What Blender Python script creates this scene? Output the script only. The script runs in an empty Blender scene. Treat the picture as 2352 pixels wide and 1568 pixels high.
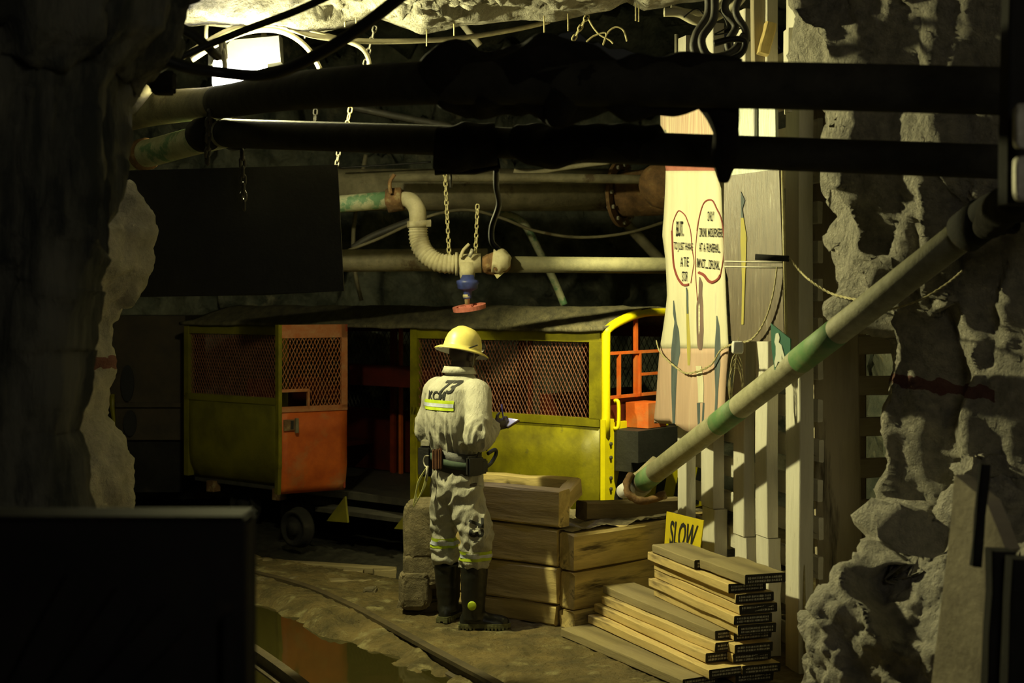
import bpy, bmesh, math, random
from mathutils import Vector, Matrix, noise
from mathutils.bvhtree import BVHTree
random.seed(7)
V = Vector
SC = bpy.context.scene
COL = SC.collection
F_PX, HOR, CAMH = 3200.0, 690.0, 2.0

# ------------------------------------------------------------------ camera, world, lights, exposure
cam_data = bpy.data.cameras.new('camera'); cam = bpy.data.objects.new('camera', cam_data); COL.objects.link(cam)
cam.location = (0, 0, CAMH); cam.rotation_euler = (math.pi/2, 0, 0)
cam_data.sensor_width = 36; cam_data.lens = 36*F_PX/2352
cam_data.shift_y = -(784-HOR)/2352
cam_data.dof.use_dof = True; cam_data.dof.focus_distance = 8.7; cam_data.dof.aperture_fstop = 2.6
cam_data.clip_start = .05
SC.camera = cam
world = bpy.data.worlds.new('mine_dark'); SC.world = world; world.use_nodes = True
world.node_tree.nodes['Background'].inputs[0].default_value = (.75, .72, .55, 1)
world.node_tree.nodes['Background'].inputs[1].default_value = .008
SC.view_settings.view_transform = 'Standard'; SC.view_settings.look = 'None'
SC.view_settings.exposure = 0; SC.view_settings.gamma = 1; SC.view_settings.use_curve_mapping = False
WARM = (1, .93, .43)
def light(name, kind, loc, power, color=WARM, size=.06, aim=None, **kw):
    d = bpy.data.lights.new(name, kind); d.energy = power; d.color = color
    if kind == 'AREA': d.size = size
    else: d.shadow_soft_size = size
    for k, v in kw.items(): setattr(d, k, v)
    o = bpy.data.objects.new(name, d); COL.objects.link(o); o.location = loc
    if aim is not None: o.rotation_euler = (V(aim)-V(loc)).to_track_quat('-Z', 'Y').to_euler()
    return o
LAMP = V((-1.5, 8.0, 3.28))
light('key_lamp_light', 'POINT', LAMP, 85, size=.06)
light('key_lamp_beam', 'AREA', LAMP+V((.02, -.02, -.05)), 135, size=.1, aim=LAMP+V((.7, -.42, -.55)))
light('work_lamp_light', 'SPOT', (1.05, 8.95, 3.02), 420, size=.06, aim=(1.05, 10.8, .9), spot_size=math.radians(75), spot_blend=.5)  # added unseen lamp brightening the end of the car
light('tunnel_light_behind', 'AREA', (1.3, .2, 3.3), 13, color=(1, .93, .74), size=1.0, aim=(1.6, 6.5, 1.2))  # added unseen fill behind the camera, brightening the right rock

# ------------------------------------------------------------------ helpers
def P(px, py, Y): return V(((px-1176)/F_PX*Y, Y, CAMH-(py-HOR)/F_PX*Y))
def PP(px, py, pl, off=0):          # meets a real upright plane (point, normal)
    p0, n = pl; d = V(((px-1176)/F_PX, 1, -(py-HOR)/F_PX)); o = V((0, 0, CAMH))
    t = (p0-o).dot(n)/d.dot(n)
    return o+d*t+n*off
def plane2(a, b):                   # upright plane through two plan points, normal towards the viewer
    a, b = V((a[0], a[1], 0)), V((b[0], b[1], 0)); d = (b-a).normalized(); n = V((d.y, -d.x, 0))
    if n.dot(-a) < 0: n = -n
    return (a, n)
def tag(o, label=None, cat=None, group=None, kind=None):
    if label: o['label'] = label
    if cat: o['category'] = cat
    if group: o['group'] = group
    if kind: o['kind'] = kind
    return o
def empty(name, loc, label, cat, group=None, kind=None):
    o = bpy.data.objects.new(name, None); COL.objects.link(o); o.location = loc; o.empty_display_size = .1
    return tag(o, label, cat, group, kind)
def wmat(p):
    m = Matrix.Translation(p.location)
    return wmat(p.parent) @ p.matrix_parent_inverse @ p.matrix_basis if p.parent else p.matrix_basis.copy()
def link(name, me, mat, parent=None, M=None):
    o = bpy.data.objects.new(name, me); COL.objects.link(o)
    if mat and not me.materials: me.materials.append(mat)
    if parent is not None:
        o.parent = parent; o.matrix_parent_inverse = wmat(parent).inverted()
    if M is not None: o.matrix_basis = M
    return o
def obj(name, bm, mat, parent=None, smooth=False, M=None, center=True):
    if M is None and center and len(bm.verts):
        c = V((0, 0, 0))
        for v in bm.verts: c += v.co
        c /= len(bm.verts); zmin = min(v.co.z for v in bm.verts); c.z = zmin if parent is None else c.z
        for v in bm.verts: v.co -= c
        M = Matrix.Translation(c)
    me = bpy.data.meshes.new(name); bmesh.ops.recalc_face_normals(bm, faces=bm.faces)
    bm.to_mesh(me); bm.free()
    if smooth: me.shade_smooth()
    return link(name, me, mat, parent, M)
def spline(pts, n=6):
    pts = [V(p) for p in pts]
    if len(pts) < 3 or n < 2: return pts
    out = []
    for i in range(len(pts)-1):
        p0, p1, p2, p3 = pts[max(i-1, 0)], pts[i], pts[i+1], pts[min(i+2, len(pts)-1)]
        for k in range(n):
            t = k/n
            out.append(.5*((2*p1)+(-p0+p2)*t+(2*p0-5*p1+4*p2-p3)*t*t+(-p0+3*p1-3*p2+p3)*t**3))
    out.append(pts[-1]); return out
def tube(bm, pts, r, seg=10, n=6, rough=0, close=False, cap=True, sc=9):
    rs = r if isinstance(r, (list, tuple)) else [r]*len(pts)
    S = spline(pts, n) if n > 1 else [V(p) for p in pts]
    m = len(S); R = []
    for i in range(m):
        t = i/(m-1)*(len(rs)-1); k = min(int(t), len(rs)-2) if len(rs) > 1 else 0
        R.append(rs[k]+(rs[k+1]-rs[k])*(t-k) if len(rs) > 1 else rs[0])
    rings = []; ref = None
    for i in range(m):
        a, b = S[max(i-1, 0)], S[min(i+1, m-1)]
        if close: a, b = S[(i-1) % (m-1)] if i not in (0, m-1) else S[m-2], S[(i+1) % (m-1)] if i != m-1 else S[1]
        d = (b-a).normalized() if (b-a).length > 1e-9 else V((0, 0, 1))
        if ref is None: ref = d.orthogonal().normalized()
        ref = (ref-d*ref.dot(d)).normalized(); c = d.cross(ref)
        ring = []
        for k in range(seg):
            an = 2*math.pi*k/seg; q = ref*math.cos(an)+c*math.sin(an); rr = R[i]
            if rough: rr *= 1+rough*noise.noise((S[i]+q*rr)*sc)
            ring.append(bm.verts.new(S[i]+q*rr))
        rings.append(ring)
    for i in range(m-1):
        for k in range(seg):
            bm.faces.new((rings[i][k], rings[i][(k+1) % seg], rings[i+1][(k+1) % seg], rings[i+1][k]))
    if cap and not close: bm.faces.new(rings[0][::-1]); bm.faces.new(rings[-1])
    return bm
def T(name, pts, r, mat, parent=None, seg=10, n=6, rough=0, sc=9, **kw):
    bm = bmesh.new(); tube(bm, pts, r, seg, n, rough, sc=sc, **kw); return obj(name, bm, mat, parent, smooth=True)
def box(bm, c, s, M=None):
    r = bmesh.ops.create_cube(bm, size=1)['verts']
    for v in r:
        p = V((v.co.x*s[0], v.co.y*s[1], v.co.z*s[2]))+V(c); v.co = M @ p if M else p
    return r
def beambm(L, w, h, jit=.003, seg=4, ch=.006, seed=0, endjit=0):  # chamfered timber, x along length, centred in y,z
    bm = bmesh.new(); rings = []; rnd = random.Random(seed)
    prof = [(-w/2+ch, -h/2), (w/2-ch, -h/2), (w/2, -h/2+ch), (w/2, h/2-ch), (w/2-ch, h/2), (-w/2+ch, h/2), (-w/2, h/2-ch), (-w/2, -h/2+ch)]
    for i in range(seg+1):
        x = L*i/seg; ring = []
        oy, oz = rnd.uniform(-jit, jit), rnd.uniform(-jit, jit)
        for (y, z) in prof:
            xe = rnd.uniform(-endjit, endjit) if i in (0, seg) else 0
            ring.append(bm.verts.new((x+xe, y+oy+rnd.uniform(-jit, jit)*.6, z+oz+rnd.uniform(-jit, jit)*.6)))
        rings.append(ring)
    for i in range(seg):
        for k in range(8): bm.faces.new((rings[i][k], rings[i][(k+1) % 8], rings[i+1][(k+1) % 8], rings[i+1][k]))
    bm.faces.new(rings[0][::-1]); bm.faces.new(rings[-1]); return bm
def frame(p0, p1, up=(0, 0, 1)):
    x = (V(p1)-V(p0)).normalized(); u = V(up); z = (u-x*u.dot(x)).normalized(); y = z.cross(x)
    M = Matrix((x, y, z)).transposed().to_4x4(); M.translation = V(p0); return M
_seed = [0]
def beam(name, p0, p1, w, h, mat, parent=None, up=(0, 0, 1), jit=.003, seg=4, ch=.006, endjit=0):
    _seed[0] += 1
    return obj(name, beambm((V(p1)-V(p0)).length, w, h, jit, seg, ch, _seed[0], endjit), mat, parent, M=frame(p0, p1, up))
def poly(name, pts, n, th, mat, parent=None):      # extruded polygon
    bm = bmesh.new(); n = V(n)
    a = [bm.verts.new(V(p)) for p in pts]; b = [bm.verts.new(V(p)-n*th) for p in pts]
    bm.faces.new(a); bm.faces.new(b[::-1]); m = len(a)
    for i in range(m): bm.faces.new((a[i], b[i], b[(i+1) % m], a[(i+1) % m]))
    return obj(name, bm, mat, parent)
def lathe(bm, prof, M, seg=20, ax='z'):
    rings = []
    for r, z in prof:
        ring = []
        for k in range(seg):
            a = 2*math.pi*k/seg; ring.append(bm.verts.new(M @ V((r*math.cos(a), r*math.sin(a), z))))
        rings.append(ring)
    for i in range(len(rings)-1):
        for k in range(seg): bm.faces.new((rings[i][k], rings[i][(k+1) % seg], rings[i+1][(k+1) % seg], rings[i+1][k]))
    if prof[0][0] > 0: bm.faces.new(rings[0][::-1])
    if prof[-1][0] > 0: bm.faces.new(rings[-1])
def chain(p0, p1, mat, label, group='chains holding up the pipes', L=.045, r=.0055):
    p0, p1 = V(p0), V(p1); n = max(2, int((p1-p0).length/(L*.72)))
    root = empty('chain', p1, label, 'chain', group)
    bm = bmesh.new(); a, b = L/2-.012, .012
    pts = [(b, 0, a), (b, 0, -a), (b*.6, 0, -a-.009), (-b*.6, 0, -a-.009), (-b, 0, -a), (-b, 0, a), (-b*.6, 0, a+.009), (b*.6, 0, a+.009), (b, 0, a)]
    tube(bm, pts, r, 6, 1, close=True)
    me = bpy.data.meshes.new('link'); bm.to_mesh(me); bm.free(); me.shade_smooth(); me.materials.append(mat)
    q = (p0-p1).to_track_quat('Z', 'X').to_matrix().to_4x4()
    for i in range(n):
        t = (i+.5)/n
        M = Matrix.Translation(p0.lerp(p1, t)) @ q @ Matrix.Rotation(math.pi/2*(i % 2)+random.uniform(-.25, .25)+.5, 4, 'Z')
        link('link', me, None, root, M)
    return root

# ------------------------------------------------------------------ materials
def mat(name, c1, c2=None, scale=6, rough=.7, bump=0, bscale=30, metal=0, stretch=(1, 1, 1), detail=6, lo=.35, hi=.65, c3=None, s3=2.5, t3=.55, spec=.5, dist=.01, w3=.08):
    m = bpy.data.materials.new(name); m.use_nodes = True; nt = m.node_tree; N = nt.nodes; Lk = nt.links
    b = N['Principled BSDF']; b.inputs['Roughness'].default_value = rough; b.inputs['Metallic'].default_value = metal
    b.inputs['Specular IOR Level'].default_value = spec
    tc = N.new('ShaderNodeTexCoord'); mp = N.new('ShaderNodeMapping'); mp.inputs['Scale'].default_value = stretch
    Lk.new(tc.outputs['Object'], mp.inputs['Vector'])
    def nz(s, d=detail):
        n = N.new('ShaderNodeTexNoise'); n.inputs['Scale'].default_value = s; n.inputs['Detail'].default_value = d
        n.inputs['Roughness'].default_value = .65; Lk.new(mp.outputs[0], n.inputs['Vector']); return n
    def ramp(src, a, ca, z, cz):
        r = N.new('ShaderNodeValToRGB'); r.color_ramp.elements[0].position = a; r.color_ramp.elements[1].position = z
        r.color_ramp.elements[0].color = (*ca, 1); r.color_ramp.elements[1].color = (*cz, 1); Lk.new(src, r.inputs[0]); return r
    if c2 is None: b.inputs['Base Color'].default_value = (*c1, 1)
    else:
        r = ramp(nz(scale).outputs[0], lo, c2, hi, c1); out = r.outputs[0]
        if c3 is not None:
            f = ramp(nz(s3).outputs[0], t3, (0, 0, 0), min(t3+w3, 1), (1, 1, 1)); mx = N.new('ShaderNodeMix'); mx.data_type = 'RGBA'
            Lk.new(f.outputs[0], mx.inputs[0]); Lk.new(out, mx.inputs[6]); mx.inputs[7].default_value = (*c3, 1); out = mx.outputs[2]
        Lk.new(out, b.inputs['Base Color'])
    if bump:
        bp = N.new('ShaderNodeBump'); bp.inputs['Strength'].default_value = bump; bp.inputs['Distance'].default_value = dist
        Lk.new(nz(bscale, 8).outputs[0], bp.inputs['Height']); Lk.new(bp.outputs[0], b.inputs['Normal'])
    return m
def emis(name, c, s):
    m = bpy.data.materials.new(name); m.use_nodes = True; b = m.node_tree.nodes['Principled BSDF']
    b.inputs['Base Color'].default_value = (*c, 1); b.inputs['Emission Color'].default_value = (*c, 1); b.inputs['Emission Strength'].default_value = s; return m
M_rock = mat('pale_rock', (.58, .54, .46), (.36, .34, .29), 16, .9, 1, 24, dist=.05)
def redband(m, z0, slope, x0, x1, hw):
    nt = m.node_tree; N = nt.nodes; Lk = nt.links; b = N['Principled BSDF']; src = b.inputs['Base Color'].links[0].from_socket
    g = N.new('ShaderNodeNewGeometry'); sp = N.new('ShaderNodeSeparateXYZ'); Lk.new(g.outputs['Position'], sp.inputs[0])
    nz = N.new('ShaderNodeTexNoise'); nz.inputs['Scale'].default_value = 14; Lk.new(g.outputs['Position'], nz.inputs['Vector'])
    def mth(op, a, c=None):
        n = N.new('ShaderNodeMath'); n.operation = op
        for i, v in enumerate((a, c)):
            if v is None: continue
            if isinstance(v, (int, float)): n.inputs[i].default_value = v
            else: Lk.new(v, n.inputs[i])
        return n.outputs[0]
    line = mth('ADD', mth('MULTIPLY', mth('SUBTRACT', sp.outputs[0], x0), slope), z0)
    d = mth('ABSOLUTE', mth('ADD', mth('SUBTRACT', sp.outputs[2], line), mth('MULTIPLY', mth('SUBTRACT', nz.outputs[0], .5), .07)))
    k = mth('MULTIPLY', mth('LESS_THAN', d, hw), mth('MULTIPLY', mth('GREATER_THAN', sp.outputs[0], x0), mth('LESS_THAN', sp.outputs[0], x1)))
    mx = N.new('ShaderNodeMix'); mx.data_type = 'RGBA'; Lk.new(mth('MULTIPLY', k, .85), mx.inputs[0]); Lk.new(src, mx.inputs[6]); mx.inputs[7].default_value = (.17, .035, .03, 1); Lk.new(mx.outputs[2], b.inputs['Base Color']); return m
M_rockR = redband(mat('pale_rock_right', (.60, .56, .47), (.34, .32, .27), 16, .9, 1, 30, dist=.07), 1.66, -.14, 1.55, 2.18, .028)
M_rockB = redband(mat('pale_rock_left', (.50, .47, .40), (.36, .34, .29), 12, .9, .8, 24, dist=.03), 1.67, 0, -3, -1.5, .03)
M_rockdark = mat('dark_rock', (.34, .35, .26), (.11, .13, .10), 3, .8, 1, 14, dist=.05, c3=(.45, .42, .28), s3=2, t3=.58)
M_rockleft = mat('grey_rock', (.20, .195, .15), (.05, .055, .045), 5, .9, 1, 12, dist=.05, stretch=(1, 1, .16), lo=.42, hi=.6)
M_ceil = mat('limewashed_rock', (.46, .44, .38), (.16, .15, .12), 5, .9, 1, 22, dist=.04)
M_mud = mat('wet_mud', (.27, .20, .075), (.10, .08, .03), 4, .5, 1, 22, dist=.05, c3=(.40, .35, .17), s3=5, t3=.55, w3=.12)
M_wood = mat('weathered_wood', (.74, .58, .24), (.36, .27, .10), 7, .85, .6, 26, stretch=(.12, 1, 1), c3=(.09, .065, .03), s3=5, t3=.58)
M_board = mat('sawn_board_wood', (.70, .53, .22), (.45, .33, .12), 8, .85, .5, 30, stretch=(.15, 1, 1), c3=(.14, .10, .045), s3=4, t3=.6)
M_boardgrey = mat('greyed_board_wood', (.32, .26, .13), (.16, .125, .06), 6, .9, .6, 30, stretch=(.12, 1, 1))
M_white = mat('whitewashed_timber', (.72, .69, .60), (.58, .55, .47), 8, .9, .5, 40, stretch=(.15, 1, 1), c3=(.25, .22, .17), s3=22, t3=.66)
M_plank = mat('brown_plank', (.46, .40, .28), (.28, .24, .17), 6, .9, .5, 30, stretch=(.12, 1, 1), c3=(.09, .075, .05), s3=5, t3=.62)
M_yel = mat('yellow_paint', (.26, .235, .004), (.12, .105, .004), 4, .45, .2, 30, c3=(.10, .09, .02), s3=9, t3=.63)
M_yelhi = mat('bright_yellow_paint', (.85, .74, .003), (.7, .6, .003), 4, .45, .2, 30, c3=(.1, .09, .03), s3=16, t3=.67)  # same yellow, lighter: the end's stronger light put into its colour
M_yeldark = mat('grimy_yellow_paint', (.20, .18, .012), (.11, .10, .01), 3, .6, .2, 30)  # yellow paint darkened, shade at the car's left put into its colour
M_org = mat('orange_paint', (.75, .16, .02), (.55, .10, .015), 5, .5, .25, 25, c3=(.42, .25, .10), s3=3, t3=.52, w3=.25)
M_red = mat('red_paint', (.30, .045, .012), (.16, .022, .008), 5, .5, .2, 30)
M_darkred = mat('dark_red_paint', (.10, .012, .006), (.05, .008, .005), 4, .5, .2, 30)
M_blk = mat('black_paint', (.02, .02, .018), (.012, .012, .011), 8, .6, .3, 40)
M_soot = mat('sooty_steel', (.022, .021, .018), (.012, .011, .010), 6, .9, .4, 20, c3=(.035, .03, .022), s3=6, t3=.62, spec=.2)  # near-black steel with slightly lighter patches
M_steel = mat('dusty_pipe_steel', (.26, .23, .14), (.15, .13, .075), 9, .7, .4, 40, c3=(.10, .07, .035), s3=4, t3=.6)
M_duct = mat('sooty_duct', (.045, .042, .03), (.025, .023, .016), 9, .85, .4, 30, spec=.2)  # pipe material darkened, its unlit side put into the colour
M_meshred = mat('rusty_red_mesh', (.20, .07, .03), (.11, .035, .015), 14, .7)
M_darksteel = mat('dark_steel', (.07, .065, .05), (.035, .033, .028), 9, .6, .3, 40)
M_rust = mat('rusty_steel', (.24, .13, .05), (.11, .06, .025), 12, .85, .6, 40, c3=(.32, .25, .12), s3=7, t3=.57)
M_galv = mat('galvanised_steel', (.42, .40, .32), (.28, .26, .2), 12, .5, .3, 50, metal=.3)
M_hose = mat('dusty_hose', (.50, .45, .30), (.34, .30, .18), 8, .8, .3, 40, c3=(.16, .11, .05), s3=9, t3=.64)
M_grnpipe = mat('pale_pipe_green_stained', (.42, .42, .27), (.28, .28, .17), 10, .6, .3, 60, c3=(.10, .20, .10), s3=6, t3=.52)
M_pipepale = mat('pale_olive_pipe', (.42, .40, .27), (.28, .27, .17), 14, .6, .3, 70)
M_green = mat('green_band_paint', (.10, .24, .09), (.20, .28, .13), 12, .6, .2, 40)
M_blue = mat('blue_paint', (.05, .07, .30), (.03, .04, .13), 14, .4, .2, 40)
M_pink = mat('faded_red_paint', (.62, .20, .15), (.42, .12, .09), 14, .6, .2, 40)
M_cable = mat('black_cable', (.02, .019, .016), (.012, .012, .01), 10, .5, spec=.3)
M_cablew = mat('dusty_white_cable', (.62, .58, .42), (.45, .42, .3), 10, .6, .2, 40)
M_wire = mat('pale_wire', (.55, .50, .28), (.35, .3, .15), 30, .5)
M_boxw = mat('white_enamel', (.8, .8, .78), (.7, .7, .68), 4, .4)
M_boxg = mat('grey_white_enamel', (.22, .22, .21), (.19, .19, .18), 4, .6, spec=.2)
M_steeldull = mat('dull_olive_pipe', (.12, .11, .06), (.07, .065, .035), 9, .8, .3, 40)
M_cloth = mat('white_coverall_cloth', (.43, .415, .35), (.34, .33, .27), 10, .9, .8, 11, dist=.03, stretch=(1, 1, .35), c3=(.40, .36, .26), s3=4, t3=.62, w3=.3)
M_skin = mat('dark_skin', (.045, .028, .018), (.03, .018, .012), 8, .5)
M_rubber = mat('black_rubber', (.017, .018, .015), (.012, .012, .010), 12, .32, .15, 40)
M_sole = mat('olive_boot_sole', (.14, .14, .06), (.07, .07, .03), 20, .6)
M_lime = mat('lime_yellow_tape', (.48, .62, .03), (.40, .52, .02), 20, .5)
M_silver = mat('silver_reflective_tape', (.62, .66, .85), (.45, .48, .62), 30, .35)
M_helmet = mat('cream_yellow_helmet', (.66, .58, .18), (.54, .46, .13), 8, .4, c3=(.35, .3, .1), s3=12, t3=.68)
M_cream = mat('white_plastic', (.7, .68, .66), None, rough=.5)
M_leather = mat('black_leather', (.02, .02, .019), (.012, .012, .012), 14, .5, .3, 60)
M_brown = mat('brown_leather', (.12, .05, .025), (.07, .03, .015), 20, .6, .3, 60)
M_web = mat('green_webbing', (.05, .08, .05), (.03, .05, .035), 60, .8)
M_rope = mat('yellow_green_cord', (.42, .42, .16), (.25, .25, .08), 40, .7)
M_ink = mat('black_ink', (.012, .012, .012), None, rough=.8)
M_banner = mat('cream_banner_sheet', (.74, .70, .52), (.64, .60, .44), 3, .8, .15, 20, stretch=(3, 3, .4), c3=(.62, .58, .46), s3=6, t3=.6)
M_bannerpink = mat('pink_stained_sheet', (.62, .43, .33), (.52, .36, .27), 3, .8, .15, 20, stretch=(4, 4, .4), c3=(.62, .57, .42), s3=4, t3=.58, w3=.2)
M_bannerstripe = mat('pink_streaked_sheet', (.66, .58, .42), (.50, .30, .24), 8, .8, stretch=(5, 5, .2))
M_bandred = mat('brick_red_paint', (.42, .15, .11), (.34, .11, .08), 20, .8)
M_redline = mat('dark_red_brush_line', (.28, .06, .05), None, rough=.8)
M_greyblue = mat('grey_blue_paint', (.11, .14, .15), (.06, .08, .09), 12, .8, stretch=(1, 1, .3))
M_mauve = mat('mauve_paint', (.22, .14, .12), (.14, .10, .09), 12, .8, stretch=(1, 1, .3))
M_ochre = mat('ochre_paint', (.50, .42, .08), (.38, .34, .10), 12, .8, stretch=(1, 1, .3))
M_paintboard = mat('streaky_brown_board', (.20, .16, .11), (.12, .095, .07), 9, .35, .3, 30, stretch=(5, 5, .5), c3=(.42, .40, .34), s3=9, t3=.62)
M_paleboard = mat('pale_green_board', (.50, .55, .42), (.16, .22, .19), 8, .3, .2, 30, stretch=(5, 5, .5), lo=.3, hi=.6)
M_signgreen = mat('green_sign_paint', (.04, .14, .10), None, rough=.4)
M_signwhite = mat('white_sign_paint', (.7, .72, .62), None, rough=.5)
M_concrete = mat('dirty_concrete', (.22, .18, .10), (.09, .075, .04), 8, .9, .8, 30, dist=.02)
M_rag = mat('tarry_sacking', (.028, .025, .02), (.014, .012, .01), 7, .95, .8, 25, dist=.03, spec=.1)
M_lens = mat('headlamp_glass', (.8, .82, .7), None, rough=.08)
M_bin = mat('black_steel_bin', (.018, .016, .015), (.010, .010, .011), 4, .8, .2, 10, c3=(.035, .022, .016), s3=2.2, t3=.58, spec=.2)
M_tube = emis('lamp_tube_glow', (1, .98, .95), 40)
M_water = bpy.data.materials.new('muddy_water'); M_water.use_nodes = True
_b = M_water.node_tree.nodes['Principled BSDF']; _b.inputs['Base Color'].default_value = (.035, .03, .008, 1); _b.inputs['Roughness'].default_value = .05; _b.inputs['Specular IOR Level'].default_value = .9
_n = M_water.node_tree.nodes.new('ShaderNodeTexNoise'); _n.inputs['Scale'].default_value = 9; _bp = M_water.node_tree.nodes.new('ShaderNodeBump'); _bp.inputs['Strength'].default_value = .12; _bp.inputs['Distance'].default_value = .02
M_water.node_tree.links.new(_n.outputs[0], _bp.inputs['Height']); M_water.node_tree.links.new(_bp.outputs[0], _b.inputs['Normal'])

# ------------------------------------------------------------------ setting: rock
def facet(p, s, amp, st=(1, 1, .55), tilt=1.9):
    q = V((p.x*s*st[0], p.y*s*st[1], p.z*s*st[2])); d, pts = noise.voronoi(q)
    def val(c):
        h = noise.cell_vector(c*7.3+V((3.1, 1.7, 9.2))); l = q-c
        return h.x-.5+tilt*(l.x*(h.y-.5)+l.z*(h.z-.5)+l.y*(h.x-.5))
    a, b = val(pts[0]), val(pts[1]); k = min(1, (d[1]-d[0])/.09); k = k*k*(3-2*k)
    return amp*(a*(.5+.5*k)+b*(.5-.5*k))
def rockd(p, amp=.12, s=3.0, fine=.02, st=(1, 1, .55)):
    w = p+V((noise.noise(p*3), noise.noise(p*3+V((9, 0, 0))), noise.noise(p*3+V((0, 9, 0)))))*.06
    return facet(w, s*.55, amp*1.9, st)+facet(w+V((5, 3, 1)), s*2.1, amp*.6, st)+fine*2.2*noise.fractal(V((p.x*9, p.y*9, p.z*9*(st[2]+.25))), .75, 2, 6)
def surf(name, fn, nu, nv, m, disp, smooth=True, **kw):
    vs = []; G = [[fn(i/nu, j/nv) for i in range(nu+1)] for j in range(nv+1)]
    for j in range(nv+1):
        for i in range(nu+1):
            a = G[j][min(i+1, nu)]-G[j][max(i-1, 0)]; b = G[min(j+1, nv)][i]-G[max(j-1, 0)][i]
            n = a.cross(b); n = n.normalized() if n.length > 0 else V((0, -1, 0))
            vs.append(G[j][i]+n*disp(G[j][i], i/nu, j/nv))
    fs = [(j*(nu+1)+i, j*(nu+1)+i+1, (j+1)*(nu+1)+i+1, (j+1)*(nu+1)+i) for j in range(nv) for i in range(nu)]
    me = bpy.data.meshes.new(name); me.from_pydata([tuple(v) for v in vs], [], fs); me.update()
    if smooth: me.shade_smooth()
    me.materials.append(m)
    o = bpy.data.objects.new(name, me); COL.objects.link(o)
    for k, v in kw.items(): o[k] = v
    return o
def interp(tab, y):
    if y <= tab[0][0]: return tab[0][1]
    for (a, va), (b, vb) in zip(tab, tab[1:]):
        if y <= b: return va+(vb-va)*(y-a)/(b-a)
    return tab[-1][1]
def pathpt(pts, t):
    L = [0]
    for a, b in zip(pts, pts[1:]): L.append(L[-1]+(V(b)-V(a)).length)
    d = t*L[-1]
    for i in range(len(pts)-1):
        if d <= L[i+1] or i == len(pts)-2:
            k = (d-L[i])/(L[i+1]-L[i]); return V(pts[i]).lerp(V(pts[i+1]), k)
def crag(name, edge, Ye, plan, ztop, zbot, m, nu, nv, amp, s=3., fine=.02, st=(1, 1, .5), **kw):
    # edge: (py, px) silhouette at depth Ye; plan: offsets (dx, dy) around the edge
    def fn(u, v):
        z = ztop+(zbot-ztop)*v; py = HOR+(CAMH-z)/Ye*F_PX
        xe = (interp(edge, py)-1176)/F_PX*Ye; o = pathpt(plan, u)
        return V((xe+o[0], Ye+o[1], z))
    return surf(name, fn, nu, nv, m, lambda p, u, v: rockd(p, amp, s, fine, st), kind='structure', **kw)

# right rock face
edgeR = [(-300, 1790), (0, 1850), (100, 1895), (200, 1935), (270, 1945), (300, 1925), (390, 1906), (430, 1925), (480, 1960), (540, 1985), (600, 1990), (690, 2020), (770, 2045), (860, 2048), (910, 2030), (990, 2020), (1060, 2040), (1200, 2040), (1260, 2045), (1900, 2060)]
crag('wall_right', edgeR, 6.7, [(1.2, 2.6, 0), (.35, .9, 0), (0, 0, 0), (.35, -.18, 0), (.75, -.5, 0), (1.3, -1.0, 0), (1.6, -2.4, 0), (1.9, -4.4, 0)], 4.4, -.4, M_rockR, 300, 320, .125, 2.8, .014, (1, 1, .3), label='pale craggy rock wall on the right behind the slanting pipe')
# dim foreground rock on the left, and the lit buttress behind it
edgeL = [(-200, 420), (0, 395), (60, 375), (95, 290), (130, 228), (200, 205), (400, 190), (480, 165), (640, 110), (800, 85), (900, 90), (1000, 75), (1150, 110), (1200, 125), (1700, 140)]
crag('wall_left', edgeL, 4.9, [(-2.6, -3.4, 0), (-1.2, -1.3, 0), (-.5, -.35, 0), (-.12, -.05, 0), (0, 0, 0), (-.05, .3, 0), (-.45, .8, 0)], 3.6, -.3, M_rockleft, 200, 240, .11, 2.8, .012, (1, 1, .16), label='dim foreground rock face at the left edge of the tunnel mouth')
edgeB = [(-200, 200), (380, 262), (420, 300), (470, 322), (530, 350), (620, 350), (690, 300), (740, 262), (830, 258), (900, 245), (960, 240), (1010, 275), (1060, 300), (1110, 305), (1200, 302), (1800, 310)]
crag('wall_left_buttress', edgeB, 7.45, [(-1.4, -2.3, 0), (-.55, -1.3, 0), (-.33, -.8, 0), (0, 0, 0), (-.06, .12, 0), (-.5, .5, 0)], 2.7, -.3, M_rockB, 110, 200, .035, 3.5, .012, label='olive-lit rock buttress between the dim foreground rock and the black board')
# far left wall receding beyond, back wall, ceiling, floor
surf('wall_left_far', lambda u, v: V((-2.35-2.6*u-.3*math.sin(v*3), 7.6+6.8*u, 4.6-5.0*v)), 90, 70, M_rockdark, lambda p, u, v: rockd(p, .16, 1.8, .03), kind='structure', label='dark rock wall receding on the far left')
def backfn(u, v):
    z = 5.2-5.7*v; return V((-5.2+11*u, 14.9+max(0, z-3.9)*2.2-1.0*max(0, u-.6), z))
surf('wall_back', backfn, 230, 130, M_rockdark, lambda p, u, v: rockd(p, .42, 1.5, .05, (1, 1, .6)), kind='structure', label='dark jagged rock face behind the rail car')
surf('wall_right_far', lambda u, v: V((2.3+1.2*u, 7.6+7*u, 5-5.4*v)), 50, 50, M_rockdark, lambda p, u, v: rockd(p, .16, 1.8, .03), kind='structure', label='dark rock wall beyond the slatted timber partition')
def lip(px): return interp([(-400, 70), (430, 62), (470, 60), (560, 68), (640, 70), (700, 82), (800, 66), (860, 40), (900, 55), (970, 82), (1050, 62), (1200, 48), (1270, 54), (1400, 30), (1440, 10), (1480, 30), (1560, 12), (1640, 0), (1900, -60), (2600, -90)], px)
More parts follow.
